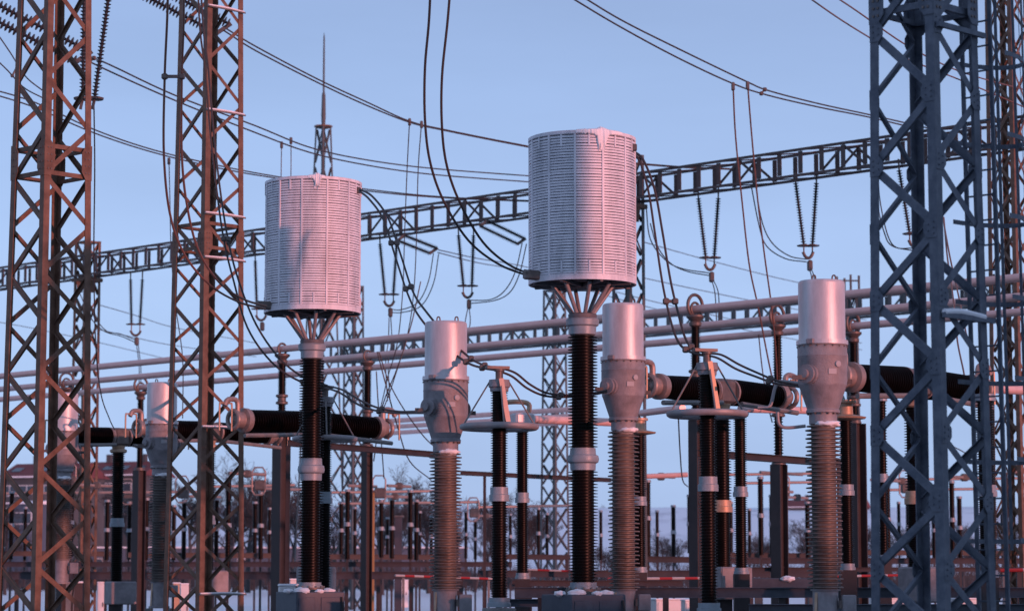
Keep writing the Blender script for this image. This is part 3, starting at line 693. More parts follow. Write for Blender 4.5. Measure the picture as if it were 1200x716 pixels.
# ------------------------------------------------------------------ gantries
def gantry_beam(label, D0, y600, h, px0, px1, m, pitch, chord=.13, bat=.15, group=None):
    zc = Z(y600, D0); a = Vector((P(px0, y600, Dt(px0, D0)).x, Dt(px0, D0), 0)); b = Vector((P(px1, y600, Dt(px1, D0)).x, Dt(px1, D0), 0))
    b = a + (-TV) * ((b - a).dot(-TV))
    root = thing("gantry_beam", label, "gantry beam", a + UP * zc, group); L = (b - a).length; d = (b - a).normalized()
    for sy in (-1, 1):
        for sz in (-1, 1):
            MB().bar(UV * sy * h / 2 + UP * sz * h / 2, d * L + UV * sy * h / 2 + UP * sz * h / 2, chord, chord * .85).obj("chord", m, root)
    n = int(L / pitch)
    for k in range(n + 1):
        o = d * (k * pitch)
        for sy in (-1, 1):
            flat_bar("batten", o + UV * sy * (h / 2) - UP * h * .43, o + UV * sy * (h / 2) + UP * h * .43, UV * sy, bat, .03, m, root)
        if k % 5 in (1, 2) and k < n:
            up = 1 if k % 5 == 1 else -1
            for sy in (-1, 1):
                flat_bar("diagonal", o + UV * sy * (h / 2 - .035) - UP * h * .42 * up, o + d * pitch + UV * sy * (h / 2 - .035) + UP * h * .42 * up, UV * sy, bat * .5, .03, m, root)
        if k % 2 == 0 and k < n - 1:
            for sz in (-1, 1):
                flat_bar("lacing", o + UP * sz * (h / 2) - UV * h * .42, o + d * pitch * 2 + UP * sz * (h / 2) + UV * h * .42, UP * sz, bat * .55, .03, m, root)
    return root, zc
g1, zg1 = gantry_beam("long brown lattice gantry beam rising across the sky behind both line traps", 90.0, 243, .82, -200, 1800, MT['gantry'], .84, .09, .16)
g2, zg2 = gantry_beam("far grey green gantry beam glimpsed between the pink tubes", 140.0, 397, .95, 395, 1700, MT['far_steel'], .87, .12, .20)
def gantry_column(label, px, D0, yref, width_px, y_top, m, group, spike=None, name="gantry_column", panel=1.15, D=None, taper=1.25, lw=.13, bw=.08, cross=True):
    D = D or Dt(px, D0); loc = mast_frame(px, yref, D); root = thing(name, label, "lattice tower", loc, group)
    zt = Z(y_top, D); st = M(width_px, D) / 1.414; s_of = lambda z: st * (taper + (1 - taper) * z / zt)
    n = max(4, int(zt / panel)); zn = [zt * (k / n) * .995 + .05 for k in range(n)] + [zt - .03]
    lattice(root, s_of, 0, zt, zn, lw, bw, m, 0, None, cross)
    tie_ring(root, st, zt - .05, lw, bw, m)
    return root, st, zt
c1 = gantry_column("brown gantry column rising behind the left lattice mast", 101, 90, 400, 31, 283, MT['rusty'], "columns of the near gantry", taper=1.1)[0]
c2 = gantry_column("gantry column behind the right line trap and the middle ribbed transformer", 737, 90, 400, 38, 182, MT['far_steel'], "columns of the near gantry", taper=1.1)[0]
c3 = gantry_column("dark brown gantry column behind the ladder cage in the right corner", 1183, 88, 200, 50, -60, MT['rusty'], "columns of the near gantry", taper=1.2)[0]
for root_, px_ in ((c1, 101), (c2, 737)):
    MB().bevbox(UP * (zg1 - .55), (.95, .95, .16), .02, Matrix.Rotation(math.atan2(TV.y, TV.x), 3, 'Z')).obj("bearing_plate", MT['rusty'], root_)
    for a in (-.3, .3):
        MB().bar(Vector((a, -.3, zg1 - .62)), Vector((a * .8, -.3, zg1 - 1.1)), .12, .2).obj("bearing_bracket", MT['rusty'], root_)
c4 = gantry_column("grey green lattice tower standing left of the right line trap column", 650, 140, 500, 27, 340, MT['far_steel'], "towers of the far gantry", taper=1.35, lw=.14)[0]
c5 = gantry_column("grey green lattice tower below the right edge of the left line trap", 414, 140, 500, 23, 335, MT['far_steel'], "towers of the far gantry", taper=1.25, lw=.14)[0]
c6 = gantry_column("far dark tower with forked top between the right current transformer and the blue shaded mast", 995, 140, 400, 22, 345, MT['far_steel'], "towers of the far gantry", taper=1.2, lw=.14)[0]
D6 = Dt(995, 140)
for dx, yt in ((-.55, 324), (-.18, 326), (.12, 322), (.52, 323)):
    MB().bar((dx, 0, Z(347, D6)), (dx, 0, Z(yt, D6)), .1, .1, n=(1, 0, 0)).obj("prong", MT['far_steel'], c6)
MB().bar((-.55, 0, Z(329, D6)), (.52, 0, Z(329, D6)), .07, .07).obj("cross_bar", MT['far_steel'], c6)
DL = 150.0
lm, stl, ztl = gantry_column("slender lightning mast with a needle spire above the left line trap", 379, 0, 148, 19, 149, MT['far_steel'], None, name="lightning_mast", D=DL, panel=2.2, taper=3.4, lw=.12, bw=.08)
lm["category"] = "lightning mast"
MB().lathe([(.54, ztl - .02), (.56, ztl + .06), (.2, ztl + .10)], 8).obj("platform", MT['rusty'], lm)
zs = [Z(y, DL) for y in (147, 112, 80, 44)]
MB().lathe([(.10, ztl), (.14, zs[0] + .5), (.11, zs[1]), (.06, zs[1] + .2), (.06, zs[2]), (.045, zs[3]), (.001, zs[3] + .3)], 10).obj("spire", MT['far_steel'], lm)

# ------------------------------------------------------------------ insulator strings
def string_mesh(L, n, r, m):
    def f():
        prof = [(.02, 0)]
        for k in range(n):
            z = L * (k + .5) / n; p = L / n
            prof += [(.03, z - .25 * p), (r, z - .12 * p), (r * .95, z - .04 * p), (.045, z + .2 * p)]
        prof.append((.02, L)); return MB().lathe(prof, 12).mesh("insulator_string", m)
    return cached(("string", round(L, 2), n, r), f)
def string_part(root, a, b, n, r, m, base):
    d = b - a; q = d.to_track_quat('Z', 'Y').to_matrix().to_4x4()
    return put("string", string_mesh(round(d.length, 2), n, r, m), root, mat=Matrix.Translation(a - base) @ q)
def v_string(label, pxa, pxb, ytop, pxc, ybot, D0, group="v strings under the near gantry"):
    D = Dt((pxa + pxb) / 2, D0); base = P(pxc, ybot, D)
    root = thing("v_string", label, "insulator string", base, group)
    for pt, pb in ((pxa, pxc - 5), (pxb, pxc + 5)):
        a = P(pt, ytop, D); b = P(pb, ybot - 8, D)
        string_part(root, a + (b - a) * .04, b, 24, .095, MT['glass_ins'], base)
        MB().lathe([(.22, -.02), (.23, .01), (.05, .05)], 14, c=b - base).obj("arcing_ring", MT['fitting'], root)
        MB().tube([b - base, P(pb, ybot + 2, D) - base], .025, 6).obj("link", MT['fitting'], root)
        MB().tube([a - base + UP * .25, a + (b - a) * .06 - base], .03, 6).obj("hanger", MT['fitting'], root)
    w = P(pxc + 6, ybot, D).x - P(pxc - 6, ybot, D).x
    MB().tube(catmull([(-w / 2, 0, .02), (-w * .3, 0, -.12), (0, 0, -.18), (w * .3, 0, -.12), (w / 2, 0, .02)], 4), .05, 8).obj("yoke", MT['fitting'], root)
    MB().bevbox((0.05, 0, -.42), (.16, .3, .34), .04).obj("clamp", MT['fitting'], root)
    return root, base
vs = [
    v_string("v string hanging from the gantry beam just right of the left line trap", 445, 465, 283, 456, 353, 90),
    v_string("v string hanging from the gantry beam left of the right line trap", 537, 555, 273, 548, 343, 90),
    v_string("v string hanging from the gantry beam between the right line trap and the red droppers", 818, 842, 229, 832, 310, 90),
    v_string("v string hanging from the gantry beam above the right current transformer head", 932, 957, 211, 947, 296, 90),
    v_string("v string hanging from the gantry beam behind the blue shaded mast", 1053, 1078, 196, 1071, 282, 90),
    v_string("v string hanging from the gantry beam between the two left masts", 153, 167, 325, 159, 388, 90),
    v_string("v string half hidden behind the left line trap's left edge", 299, 315, 303, 306, 370, 90),
]
def tension(label, a, b, n=16, r=.15, sep=.3, group="tension strings", extra=None):
    root = thing("tension_string", label, "insulator string", a, group)
    for s_ in (-1, 1):
        o = UP * sep * .35 * s_ + Vector((sep * .5 * s_, 0, 0))
        string_part(root, a + o, b + o, n, r, MT['glass_ins'], a)
    for p in (a, b):
        MB().bar(p - a - UP * sep * .42 - Vector((sep * .6, 0, 0)), p - a + UP * sep * .42 + Vector((sep * .6, 0, 0)), .08, .10).obj("yoke", MT['fitting'], root)
    return root
tension("dark tension strings under the gantry beam left of the middle droppers", P(470, 279, 92), P(508, 294, 92), sep=.26, n=34, r=.10, group="tension strings under the near gantry")
tension("dark tension strings under the gantry beam beside the right line trap's left edge", P(567, 262, 90), P(611, 283, 90), sep=.26, n=34, r=.10, group="tension strings under the near gantry")
tension("tension strings reaching down behind the top of the left mast", P(-10, 12, 62), P(98, 67, 62), 22, .14, .34, "tension strings at the top left")
tension("tension strings reaching down behind the top of the second mast", P(176, -10, 68), P(262, 34, 68), 22, .15, .34, "tension strings at the top left")
def hang(label, a, b, n, r, group):
    root = thing("hanging_string", label, "insulator string", b, group)
    string_part(root, a, b, n, r, MT['glass_ins'], b)
    MB().lathe([(.2, -.02), (.21, .02), (.06, .06)], 14, c=(0, 0, -.06)).obj("arcing_ring", MT['fitting'], root)
    MB().bar((0, 0, -.05), (-.05, 0, -.30), .06, .06).obj("clamp", MT['fitting'], root)
    return root
hang("long hanging insulator string just right of the left mast", P(131, -30, 57), P(111, 113, 57), 34, .085, "hanging strings by the left mast")
hang("long hanging insulator string seen inside the left mast", P(99, -30, 57), P(97, 113, 57), 34, .085, "hanging strings by the left mast")

# ------------------------------------------------------------------ cables
def bundle(label, paths, r, m='wire', group=None, spacers=(), cat="cable", name="twin_cable", seg=6, per=6, blocks=(), base=None):
    """paths: lists of (px, py, depth); every path becomes one cable part of the bundle"""
    P3 = [[P(*q) for q in pth] for pth in paths]
    base = P3[0][0]
    if len(paths) == 1:
        o = MB().tube([p - base for p in catmull(P3[0], per)], r, seg).obj("cable", MT[m], None, base)
        return tag(o, label, cat, group)
    root = thing(name, label, cat, base, group); cur = [catmull(q, per) for q in P3]
    for c in cur: MB().tube([p - base for p in c], r, seg).obj("cable", MT[m], root)
    for s_ in spacers:
        a = cur[0][int(s_ * (len(cur[0]) - 1))]; b = min(cur[1], key=lambda q: (q - a).length)
        sp = MB().bar(a - base, b - base, r * 2.4, r * 2.4).obj("spacer", MT['fitting'], root)
        for q in (a, b): MB().bevbox(q - base, (r * 5, r * 5, r * 5), r).obj("spacer_clamp", MT['fitting'], sp)
    return root
def lin(pts, D0, D1):
    n = len(pts); return [(p[0], p[1], D0 + (D1 - D0) * i / (n - 1)) for i, p in enumerate(pts)]
g_near = "twin cables looping between the front equipment"
bundle("twin cable dropping from the sky to the foot of the right line trap", [
    lin([(506, -60), (503, 20), (498, 80), (498, 140), (504, 190), (520, 236), (549, 282), (585, 310), (624, 325)], 40, 43.6),
    lin([(531, -60), (525, 20), (518, 90), (518, 150), (524, 196), (540, 240), (566, 284), (596, 310), (626, 323)], 40, 43.6)], .021, 'wire', g_near)
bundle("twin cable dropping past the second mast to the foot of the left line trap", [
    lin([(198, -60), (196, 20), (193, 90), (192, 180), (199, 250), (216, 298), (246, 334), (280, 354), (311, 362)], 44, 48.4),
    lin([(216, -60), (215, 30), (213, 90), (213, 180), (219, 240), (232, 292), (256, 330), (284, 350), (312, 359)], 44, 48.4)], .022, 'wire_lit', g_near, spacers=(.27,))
bundle("twin cable hanging beside the second mast down to the arrester behind the left line trap", [
    lin([(230, -60), (234, 30), (240, 80), (246, 150), (253, 215), (262, 280), (274, 330), (290, 384), (318, 424), (350, 446), (382, 454)], 54, 52.8),
    lin([(233, -60), (238, 30), (244, 80), (250, 150), (257, 215), (267, 280), (280, 330), (300, 380), (326, 418), (354, 441), (384, 452)], 54, 52.8)], .022, 'wire', g_near, spacers=(.5, .93))
bundle("twin cable from the left line trap's top down to the middle arrester", [
    lin([(421, 224), (433, 234), (449, 257), (463, 300), (478, 345), (492, 372), (520, 404), (546, 424), (565, 431), (584, 434)], 48.7, 43.5),
    lin([(422, 222), (437, 231), (455, 256), (470, 300), (484, 342), (500, 366), (528, 399), (552, 420), (568, 428), (588, 432)], 48.7, 43.5)], .021, 'wire', g_near, spacers=(.30, .43, .78, .9))
bundle("twin cable from the middle arrester to the transformer behind the right line trap", [
    lin([(582, 434), (600, 441), (618, 455), (640, 464), (670, 465), (697, 462), (711, 459)], 43.5, 44.6),
    lin([(586, 431), (604, 437), (622, 451), (643, 461), (672, 463), (698, 460), (711, 457)], 43.5, 44.6)], .020, 'wire', g_near, spacers=(.6,))
bundle("twin cable from the top of the right line trap down to the tall right arrester", [
    lin([(741, 181), (750, 190), (760, 225), (767, 270), (776, 330), (785, 372), (794, 399), (806, 411), (826, 417)], 44.2, 42.0),
    lin([(742, 177), (754, 188), (767, 222), (776, 270), (786, 330), (796, 372), (803, 396), (812, 408), (830, 414)], 44.2, 42.0)], .022, 'wire', g_near, spacers=(.57, .86))
bundle("twin cable from the tall right arrester to the right current transformer", [
    lin([(827, 416), (842, 420), (862, 432), (885, 441), (908, 449), (927, 452), (941, 454)], 42.0, 41.2),
    lin([(830, 414), (846, 416), (866, 427), (888, 437), (910, 446), (929, 450), (941, 452)], 42.0, 41.2)], .020, 'wire', g_near, spacers=(.62,))
bundle("twin cable from the left arrester to the middle current transformer", [
    lin([(380, 454), (398, 460), (420, 474), (440, 481), (465, 484), (485, 484), (500, 484)], 52.8, 46.4),
    lin([(383, 452), (402, 457), (424, 470), (444, 478), (467, 482), (486, 482), (500, 482)], 52.8, 46.4)], .021, 'wire', g_near, spacers=(.55,))
g_line = "overhead lines slanting across the sky"
def line2(label, pa, pb, D0, D1, m='wire', r=.022, spacers=(), group=g_line): return bundle(label, [lin(pa, D0, D1), lin(pb, D0, D1)], r, m, group, spacers, per=6)
line2("upper twin line from the second mast top down to the middle droppers", [(262, 32), (300, 55), (372, 93), (430, 120), (479, 142), (520, 152), (600, 168), (700, 186), (790, 195), (860, 198)], [(262, 36), (300, 60), (372, 97), (430, 124), (481, 144), (520, 153), (600, 169), (700, 187), (790, 196), (860, 199)], 68, 86)
line2("twin line from the left mast top passing behind both line traps", [(98, 64), (128, 76), (205, 112), (300, 148), (360, 172), (420, 186), (500, 197), (615, 206), (690, 211)], [(98, 68), (120, 80), (205, 118), (300, 156), (360, 178), (420, 192), (500, 204), (615, 213), (690, 218)], 62, 88, spacers=(.08,))
line2("twin line entering at the left edge and ending on the gantry beam", [(-20, 102), (40, 120), (110, 152), (180, 176), (260, 195), (330, 208), (430, 222), (520, 231), (640, 236), (690, 238)], [(-20, 107), (40, 126), (110, 156), (180, 179), (260, 198), (330, 210), (430, 224), (520, 232), (640, 237), (690, 239)], 72, 92)
line2("twin line coming down from the upper middle to the top of the red droppers", [(665, -5), (720, 28), (790, 66), (858, 98), (900, 112), (960, 126), (1020, 138), (1090, 155)], [(680, -5), (730, 25), (800, 60), (875, 96), (902, 107), (960, 122), (1020, 135), (1090, 151)], 62, 76, spacers=(.55,))
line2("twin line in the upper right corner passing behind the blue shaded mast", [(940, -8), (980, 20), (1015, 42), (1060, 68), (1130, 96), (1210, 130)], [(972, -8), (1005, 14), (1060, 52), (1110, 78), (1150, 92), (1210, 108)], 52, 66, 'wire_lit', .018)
bundle("slack jumper line passing in front of the left mast's upper left", [lin([(-10, 30), (12, 62), (30, 90), (52, 108)], 66, 68), lin([(-10, 65), (8, 82), (28, 103), (50, 115)], 66, 68)], .018, 'wire', g_line, spacers=(.55,))
g_drop = "droppers hanging from the overhead lines"
def dropper(label, px, py, path, D0, D1, m='wire', r=.016, group=g_drop, block=True):
    root = thing("dropper", label, "dropper cable", P(px, py, D0), group); base = P(px, py, D0)
    pts = [P(*q) for q in lin([(px, py)] + path, D0, D1)]
    MB().tube([p - base for p in catmull(pts, 6)], r, 6).obj("cable", MT[m], root)
    if block: MB().bevbox((0, 0, -.06), (.09, .12, .22), .02).obj("clamp", MT['fitting'], root)
    return root
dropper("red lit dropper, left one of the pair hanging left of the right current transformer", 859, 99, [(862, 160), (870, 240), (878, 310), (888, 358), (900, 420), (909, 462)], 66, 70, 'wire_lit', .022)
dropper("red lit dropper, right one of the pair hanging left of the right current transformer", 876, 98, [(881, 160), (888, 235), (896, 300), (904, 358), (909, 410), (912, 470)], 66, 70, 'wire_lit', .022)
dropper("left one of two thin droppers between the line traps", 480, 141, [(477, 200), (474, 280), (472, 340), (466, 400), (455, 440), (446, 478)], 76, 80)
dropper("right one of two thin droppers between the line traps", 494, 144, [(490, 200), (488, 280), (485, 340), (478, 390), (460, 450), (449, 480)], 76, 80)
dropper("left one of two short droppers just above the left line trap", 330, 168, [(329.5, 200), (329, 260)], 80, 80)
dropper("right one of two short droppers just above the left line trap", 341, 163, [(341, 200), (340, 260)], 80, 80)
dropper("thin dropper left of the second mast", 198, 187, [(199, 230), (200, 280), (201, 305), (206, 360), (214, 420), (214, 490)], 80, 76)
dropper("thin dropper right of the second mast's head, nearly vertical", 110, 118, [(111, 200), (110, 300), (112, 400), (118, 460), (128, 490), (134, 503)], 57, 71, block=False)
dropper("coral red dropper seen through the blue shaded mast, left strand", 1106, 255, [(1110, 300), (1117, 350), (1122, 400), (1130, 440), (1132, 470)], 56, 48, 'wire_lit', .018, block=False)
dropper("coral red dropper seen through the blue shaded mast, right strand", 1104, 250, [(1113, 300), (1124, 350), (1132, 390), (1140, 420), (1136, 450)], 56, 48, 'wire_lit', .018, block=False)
# jumpers below the v strings
g_j = "slack jumpers under the near gantry"
def jump(label, pa, pb, D0, D1, r=.020): return bundle(label, [lin(pa, D0, D1), lin(pb, D0, D1)], r, 'wire', g_j, per=6)
jump("slack jumper curling from the first v string right of the left line trap", [(456, 362), (470, 363), (490, 354), (502, 330), (508, 297)], [(456, 366), (472, 366), (494, 358), (508, 332), (514, 298)], 95, 92)
jump("slack jumper curling from the v string left of the right line trap", [(548, 352), (575, 351), (592, 340), (604, 318), (612, 285)], [(548, 356), (580, 352), (598, 342), (609, 320), (617, 286)], 92, 90)
jump("slack jumper curling up from the v string left of the red droppers", [(831, 320), (800, 315), (780, 305), (762, 280), (757, 240)], [(831, 323), (805, 318), (785, 308), (770, 288), (762, 262)], 84, 86)
jump("slack jumper curling up from the v string above the right current transformer", [(945, 304), (925, 300), (905, 285), (893, 260), (885, 215)], [(945, 307), (920, 303), (898, 288), (889, 262), (880, 216)], 80, 82)
jump("slack jumper curling up behind the blue shaded mast", [(1070, 291), (1050, 290), (1040, 275), (1032, 240), (1027, 200)], [(1070, 294), (1045, 288), (1036, 272), (1028, 240), (1022, 200)], 76, 78)
jump("slack jumper from the v string between the left masts", [(158, 398), (140, 391), (125, 388), (110, 370), (100, 345)], [(158, 401), (142, 394), (122, 388), (106, 372), (94, 345)], 101, 103)
for lab, (px, y0) , pth in (("twin dropper from the first v string down to the tubes", (456, 372), ([(455, 400), (452, 425), (454, 470)], [(459, 400), (455, 425), (457, 470)])),
                            ("twin dropper from the v string left of the right line trap down to the tubes", (548, 362), ([(545, 378), (543, 398)], [(551, 378), (547, 398)])),
                            ("twin dropper from the v string right of the right line trap down to the tubes", (834, 328), ([(838, 345), (840, 385)], [(842, 345), (843, 385)])),
                            ("twin dropper from the v string above the right current transformer", (948, 314), ([(951, 325), (951, 345)], [(954, 325), (954, 345)])),
                            ("twin dropper from the v string between the left masts", (160, 404), ([(163, 430), (163, 450)], [(165, 430), (165, 450)]))):
    D = Dt(px, 88); bundle(lab, [lin([(px, y0)] + pth[0], D, D - 2), lin([(px + 2, y0)] + pth[1], D, D - 2)], .018, 'wire', "twin droppers below the v strings", name="twin_dropper")
# criss crossing thin conductors behind the middle
g_b = "thin cables hanging behind the middle transformer"
for lab, a in (("thin cable crossing down right from the tube behind the left of the middle transformer", [(442, 412, 76), (452, 450, 76), (466, 500, 77), (480, 540, 80), (505, 562, 85)]),
               ("thin cable next to it sloping to the right", [(444, 412, 76), (456, 448, 76), (475, 482, 76), (500, 515, 78), (520, 530, 80)]),
               ("thin cable leaning left from the dropper pair", [(493, 330, 78), (482, 380, 78), (466, 430, 78), (447, 480, 79), (438, 540, 82)]),
               ("pale thin cable hanging nearly straight below the middle tube", [(441, 435, 80), (443, 470, 80), (447, 520, 82), (450, 560, 85)]),
               ("thin cable hanging low right of the right line trap column", [(795, 490, 70), (797, 530, 74), (800, 562, 80), (806, 570, 90)]),
               ("thin cable hanging beside the red droppers over the breaker", [(889, 392, 74), (893, 430, 74), (899, 470, 74), (905, 495, 74)])):
    bundle(lab, [a], .02, 'wire', g_b)
# far conductors, low sag
g_f = "far conductors low in the sky"
fl = [("far line from the left gantry sloping right under the beam", [(513, 296), (560, 308), (620, 320), (760, 360), (900, 392), (1010, 410)], 94, 170),
      ("far line just above it", [(514, 293), (560, 303), (625, 315), (760, 352), (900, 383), (1010, 402)], 94, 170),
      ("far upper line right of the right line trap", [(755, 284), (830, 305), (930, 330), (1015, 345)], 120, 160),
      ("far lower line right of the right line trap", [(755, 326), (830, 342), (930, 362), (1015, 375)], 120, 160),
      ("far line between the two left masts, upper", [(115, 357), (160, 370), (205, 384), (300, 402)], 130, 170),
      ("far line between the two left masts, lower", [(115, 386), (160, 396), (205, 405), (300, 418)], 130, 170),
      ("faint far line at the left edge", [(-10, 376), (40, 385), (110, 400), (160, 412), (210, 424)], 150, 180),
      ("faint far line low right of the mast's braces", [(1110, 520), (1130, 530), (1150, 545)], 90, 95)]
for lab, pts, a, b in fl: bundle(lab, [lin(pts, a, b)], .022, 'wire', g_f)

# ------------------------------------------------------------------ steel beams between the columns
def ibeam(label, a, b, w, h, m, cat="steel beam", group=None, legs=(), name="steel_beam"):
    root = thing(name, label, cat, Vector((a.x, a.y, 0)), group); o = Vector((a.x, a.y, 0)); A, B = a - o, b - o
    MB().bar(A, B, w * .18, h * .84).obj("web", m, root)
    MB().bar(A + UP * h * .46, B + UP * h * .46, w, h * .08).obj("flange", m, root)
    MB().bar(A - UP * h * .46, B - UP * h * .46, w, h * .08).obj("flange", m, root)
    for t in legs:
        p = A + (B - A) * t; MB().bar((p.x, p.y, 0), (p.x, p.y, p.z - h * .5), w * .5, w * .5, n=(1, 0, 0)).obj("support_column", MT['brown_col'], root)
    return root
def pbeam(label, p0, p1, hpx, w, m, legs=(.1, .9), **k):
    a, b = P(*p0), P(*p1); b.z = a.z if abs(a.z - b.z) < .4 else b.z
    return ibeam(label, a, b, w, M(hpx, (p0[2] + p1[2]) / 2), MT[m], legs=legs, **k)
gb = "horizontal steel beams of the yard"
pbeam("dark steel beam from the left line trap column to the middle transformer neck", (338, 519, 66), (512, 523, 72), 7, .22, 'brown_col', (.0,), group=gb)
pbeam("dark steel beam low behind the middle arrester and the right trap column", (540, 554, 86), (716, 557, 92), 5, .2, 'brown_col', (.15, .8), group=gb)
pbeam("dark steel beam right of the tall right arrester", (822, 531, 58), (985, 537, 63), 8, .25, 'brown_col', (.0, .99), group=gb)
pbeam("pale pink flat beam running behind the right trap column", (615, 489, 60), (722, 494, 64), 10, .2, 'tube_sunlit', (), group=gb) if False else None
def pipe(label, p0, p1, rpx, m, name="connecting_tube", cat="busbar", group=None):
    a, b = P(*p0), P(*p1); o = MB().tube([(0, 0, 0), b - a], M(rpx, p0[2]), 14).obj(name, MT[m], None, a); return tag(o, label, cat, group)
gp = "short pale connecting tubes"
pipe("wide pale pink connecting tube behind the right trap column", (622, 491, 58), (722, 495, 61), 5, 'tube_sunlit', group=gp)
pipe("pale connecting tube behind the breaker right of the tall arrester", (868, 479, 53), (948, 481, 56), 4.5, 'tube_sunlit', group=gp)
pipe("pale tube at the right edge behind the ladder cage", (1168, 455, 60), (1215, 458, 62), 6, 'tube_sunlit', group=gp)
pipe("rosy connecting tube right of the middle transformer neck", (752, 484, 60), (800, 478, 58), 4, 'tube_sunlit', group=gp)
pipe("short pink horn tube low between the right trap and the tall arrester", (758, 558, 88), (806, 556, 88), 3, 'tube_sunlit', group=gp)
for lab, pts, D in (("curved pale tube left of the right current transformer", [(888, 478), (902, 476), (908, 455), (914, 447), (936, 449)], 47), ("curved pale tube dropping below the right current transformer head", [(911, 482), (913, 497), (922, 501), (944, 499)], 47)):
    o = MB().tube([p - P(*pts[0], D) for p in catmull([P(*q, D) for q in pts], 6)], .032, 10).obj("curved_tube", MT['ring'], None, P(*pts[0], D)); tag(o, lab, "busbar", "curved pale tubes")

# ------------------------------------------------------------------ background switchyard
LAND = [(-400, "the left edge"), (60, "the left mast"), (139, "the left breaker"), (188, "the hidden transformer"), (243, "the second mast"), (331, "the broad grey column"),
        (368, "the left trap column"), (431, "the slim busbar post"), (522, "the middle transformer"), (585, "the middle arrester"), (650, "the grey green tower"), (684, "the right trap column"), (731, "the ribbed transformer"),
        (830, "the tall right arrester"), (911, "the ringed busbar post"), (966, "the right transformer"), (1022, "the shaded mast"), (1098, "the shaded mast's front"), (1168, "the ladder"), (1500, "the right edge")]
GAP = {}
ORD = ["first", "second", "third", "fourth", "fifth", "sixth", "seventh", "eighth", "ninth", "tenth", "eleventh", "twelfth"]
def where(px):
    for (a, na), (b, nb) in zip(LAND[:-1], LAND[1:]):
        if a <= px < b: return na, nb
FARP = sorted([(14, 578, 655, 112), (84, 575, 652, 104), (95, 590, 654, 118), (152, 590, 655, 118), (172, 586, 656, 110), (216, 588, 655, 112), (268, 562, 672, 96), (281, 592, 650, 118), (299, 590, 655, 120), (306, 579, 655, 108), (316, 597, 652, 126),
         (400, 590, 655, 118), (407.5, 576, 655, 105), (426, 602, 652, 130), (447, 588, 653, 110), (454, 608, 652, 132), (459.5, 586, 654, 112), (481, 577, 655, 106), (492, 601, 651, 128), (505.5, 606, 653, 128), (557, 610, 655, 126),
         (631, 597, 655, 118), (759, 565, 652, 100), (808, 582, 648, 110), (891, 561, 650, 98), (904, 582, 648, 112), (946, 590, 655, 112), (1040, 570, 650, 105), (1053, 590, 640, 125), (1115, 566, 655, 100), (1184, 560, 660, 100), (1196, 580, 655, 110),
               (30, 596, 656, 122), (66, 600, 654, 130), (126, 588, 656, 115), (204, 594, 656, 120), (254, 586, 656, 113), (322, 584, 655, 109), (416, 596, 655, 122), (488, 588, 656, 113), (546, 600, 654, 128), (598, 604, 655, 134), (641, 603, 655, 130), (704, 600, 656, 128), (748, 592, 654, 118), (770, 600, 655, 128), (789, 594, 655, 122), (856, 590, 655, 116), (878, 598, 654, 126), (920, 586, 655, 113), (955, 596, 655, 124), (984, 588, 656, 114), (1064, 582, 655, 110), (1078, 597, 655, 124), (1094, 590, 655, 116), (1124, 584, 655, 111), (1160, 588, 655, 114), (1174, 602, 655, 130)])
def far_post(px, yt, yb, D, loop, arm):
    na, nb = where(px); k = GAP.get(na, 0); GAP[na] = k + 1
    tall = "tall" if yb - yt > 74 else ("short" if yb - yt < 60 else "slim")
    p = P(px, yt, D); root = thing("far_post", f"{ORD[k]} far post, {tall}, between {na} and {nb}", "post insulator", Vector((p.x, p.y, 0)), "far post insulators of the disconnector rows")
    z = lambda y: Z(y, D, px); zt, zb = z(yt), z(yb); zm = (zt + zb) / 2 + .05
    wide = .095 if yb - yt > 60 else .075
    insulator(root, 0, 0, zm + .08, zt, wide, wide * 1.3, 16, MT['porc'], 12); insulator(root, 0, 0, zb, zm - .08, wide, wide * 1.3, 16, MT['porc'], 12)
    flange(root, zm - .08, zm + .08, wide * 1.45, MT['flange'], "middle_flange", 12); flange(root, zt, zt + .1, wide * 1.4, MT['flange'], "cap", 12)
    MB().bar((0, 0, 0), (0, 0, zb), .09, .09, n=(1, 0, 0)).obj("support_column", MT['brown_col'], root)
    if loop:
        b = MB(); lw, lh = .55, 1.15; c = Vector((-.1, -.1, zt + .55))
        pts = [c + Vector((a * lw / 2, 0, d * lh / 2)) for a, d in ((-.6, -1), (.6, -1), (1, -.7), (1, .7), (.6, 1), (-.6, 1), (-1, .7), (-1, -.7), (-.6, -1))]
        b.tube(pts, .034, 8); b.obj("shield_loop", MT['cap_metal'], root)
        MB().bevbox((-.05, 0, zt + .38), (.5, .4, .45), .06).obj("contact_head", MT['fitting'], root)
    if arm:
        MB().tube([(0, 0, zt + .25), (arm * .697 , arm * .717, zt + .25)], .065, 10).obj("contact_arm", MT['cap_metal'], root)
        MB().bevbox((arm * .697 * .5, arm * .717 * .5, zt + .25), (.3, .3, .3), .05).obj("arm_joint", MT['fitting'], root)
loops = {84, 152, 216, 447, 557, 306, 920, 1064}; arms = {84: 2.5, 152: 2.2, 216: 2.0, 268: 1.8, 306: 2.2, 447: 1.6, 481: -1.3, 407.5: 1.6, 891: 2.6, 904: 1.5, 1040: 2.0, 1115: 1.8, 557: 1.6, 946: -1.4, 1184: 1.2, 759: 1.6}
for f_ in FARP: far_post(*f_, f_[0] in loops, arms.get(f_[0], 0))
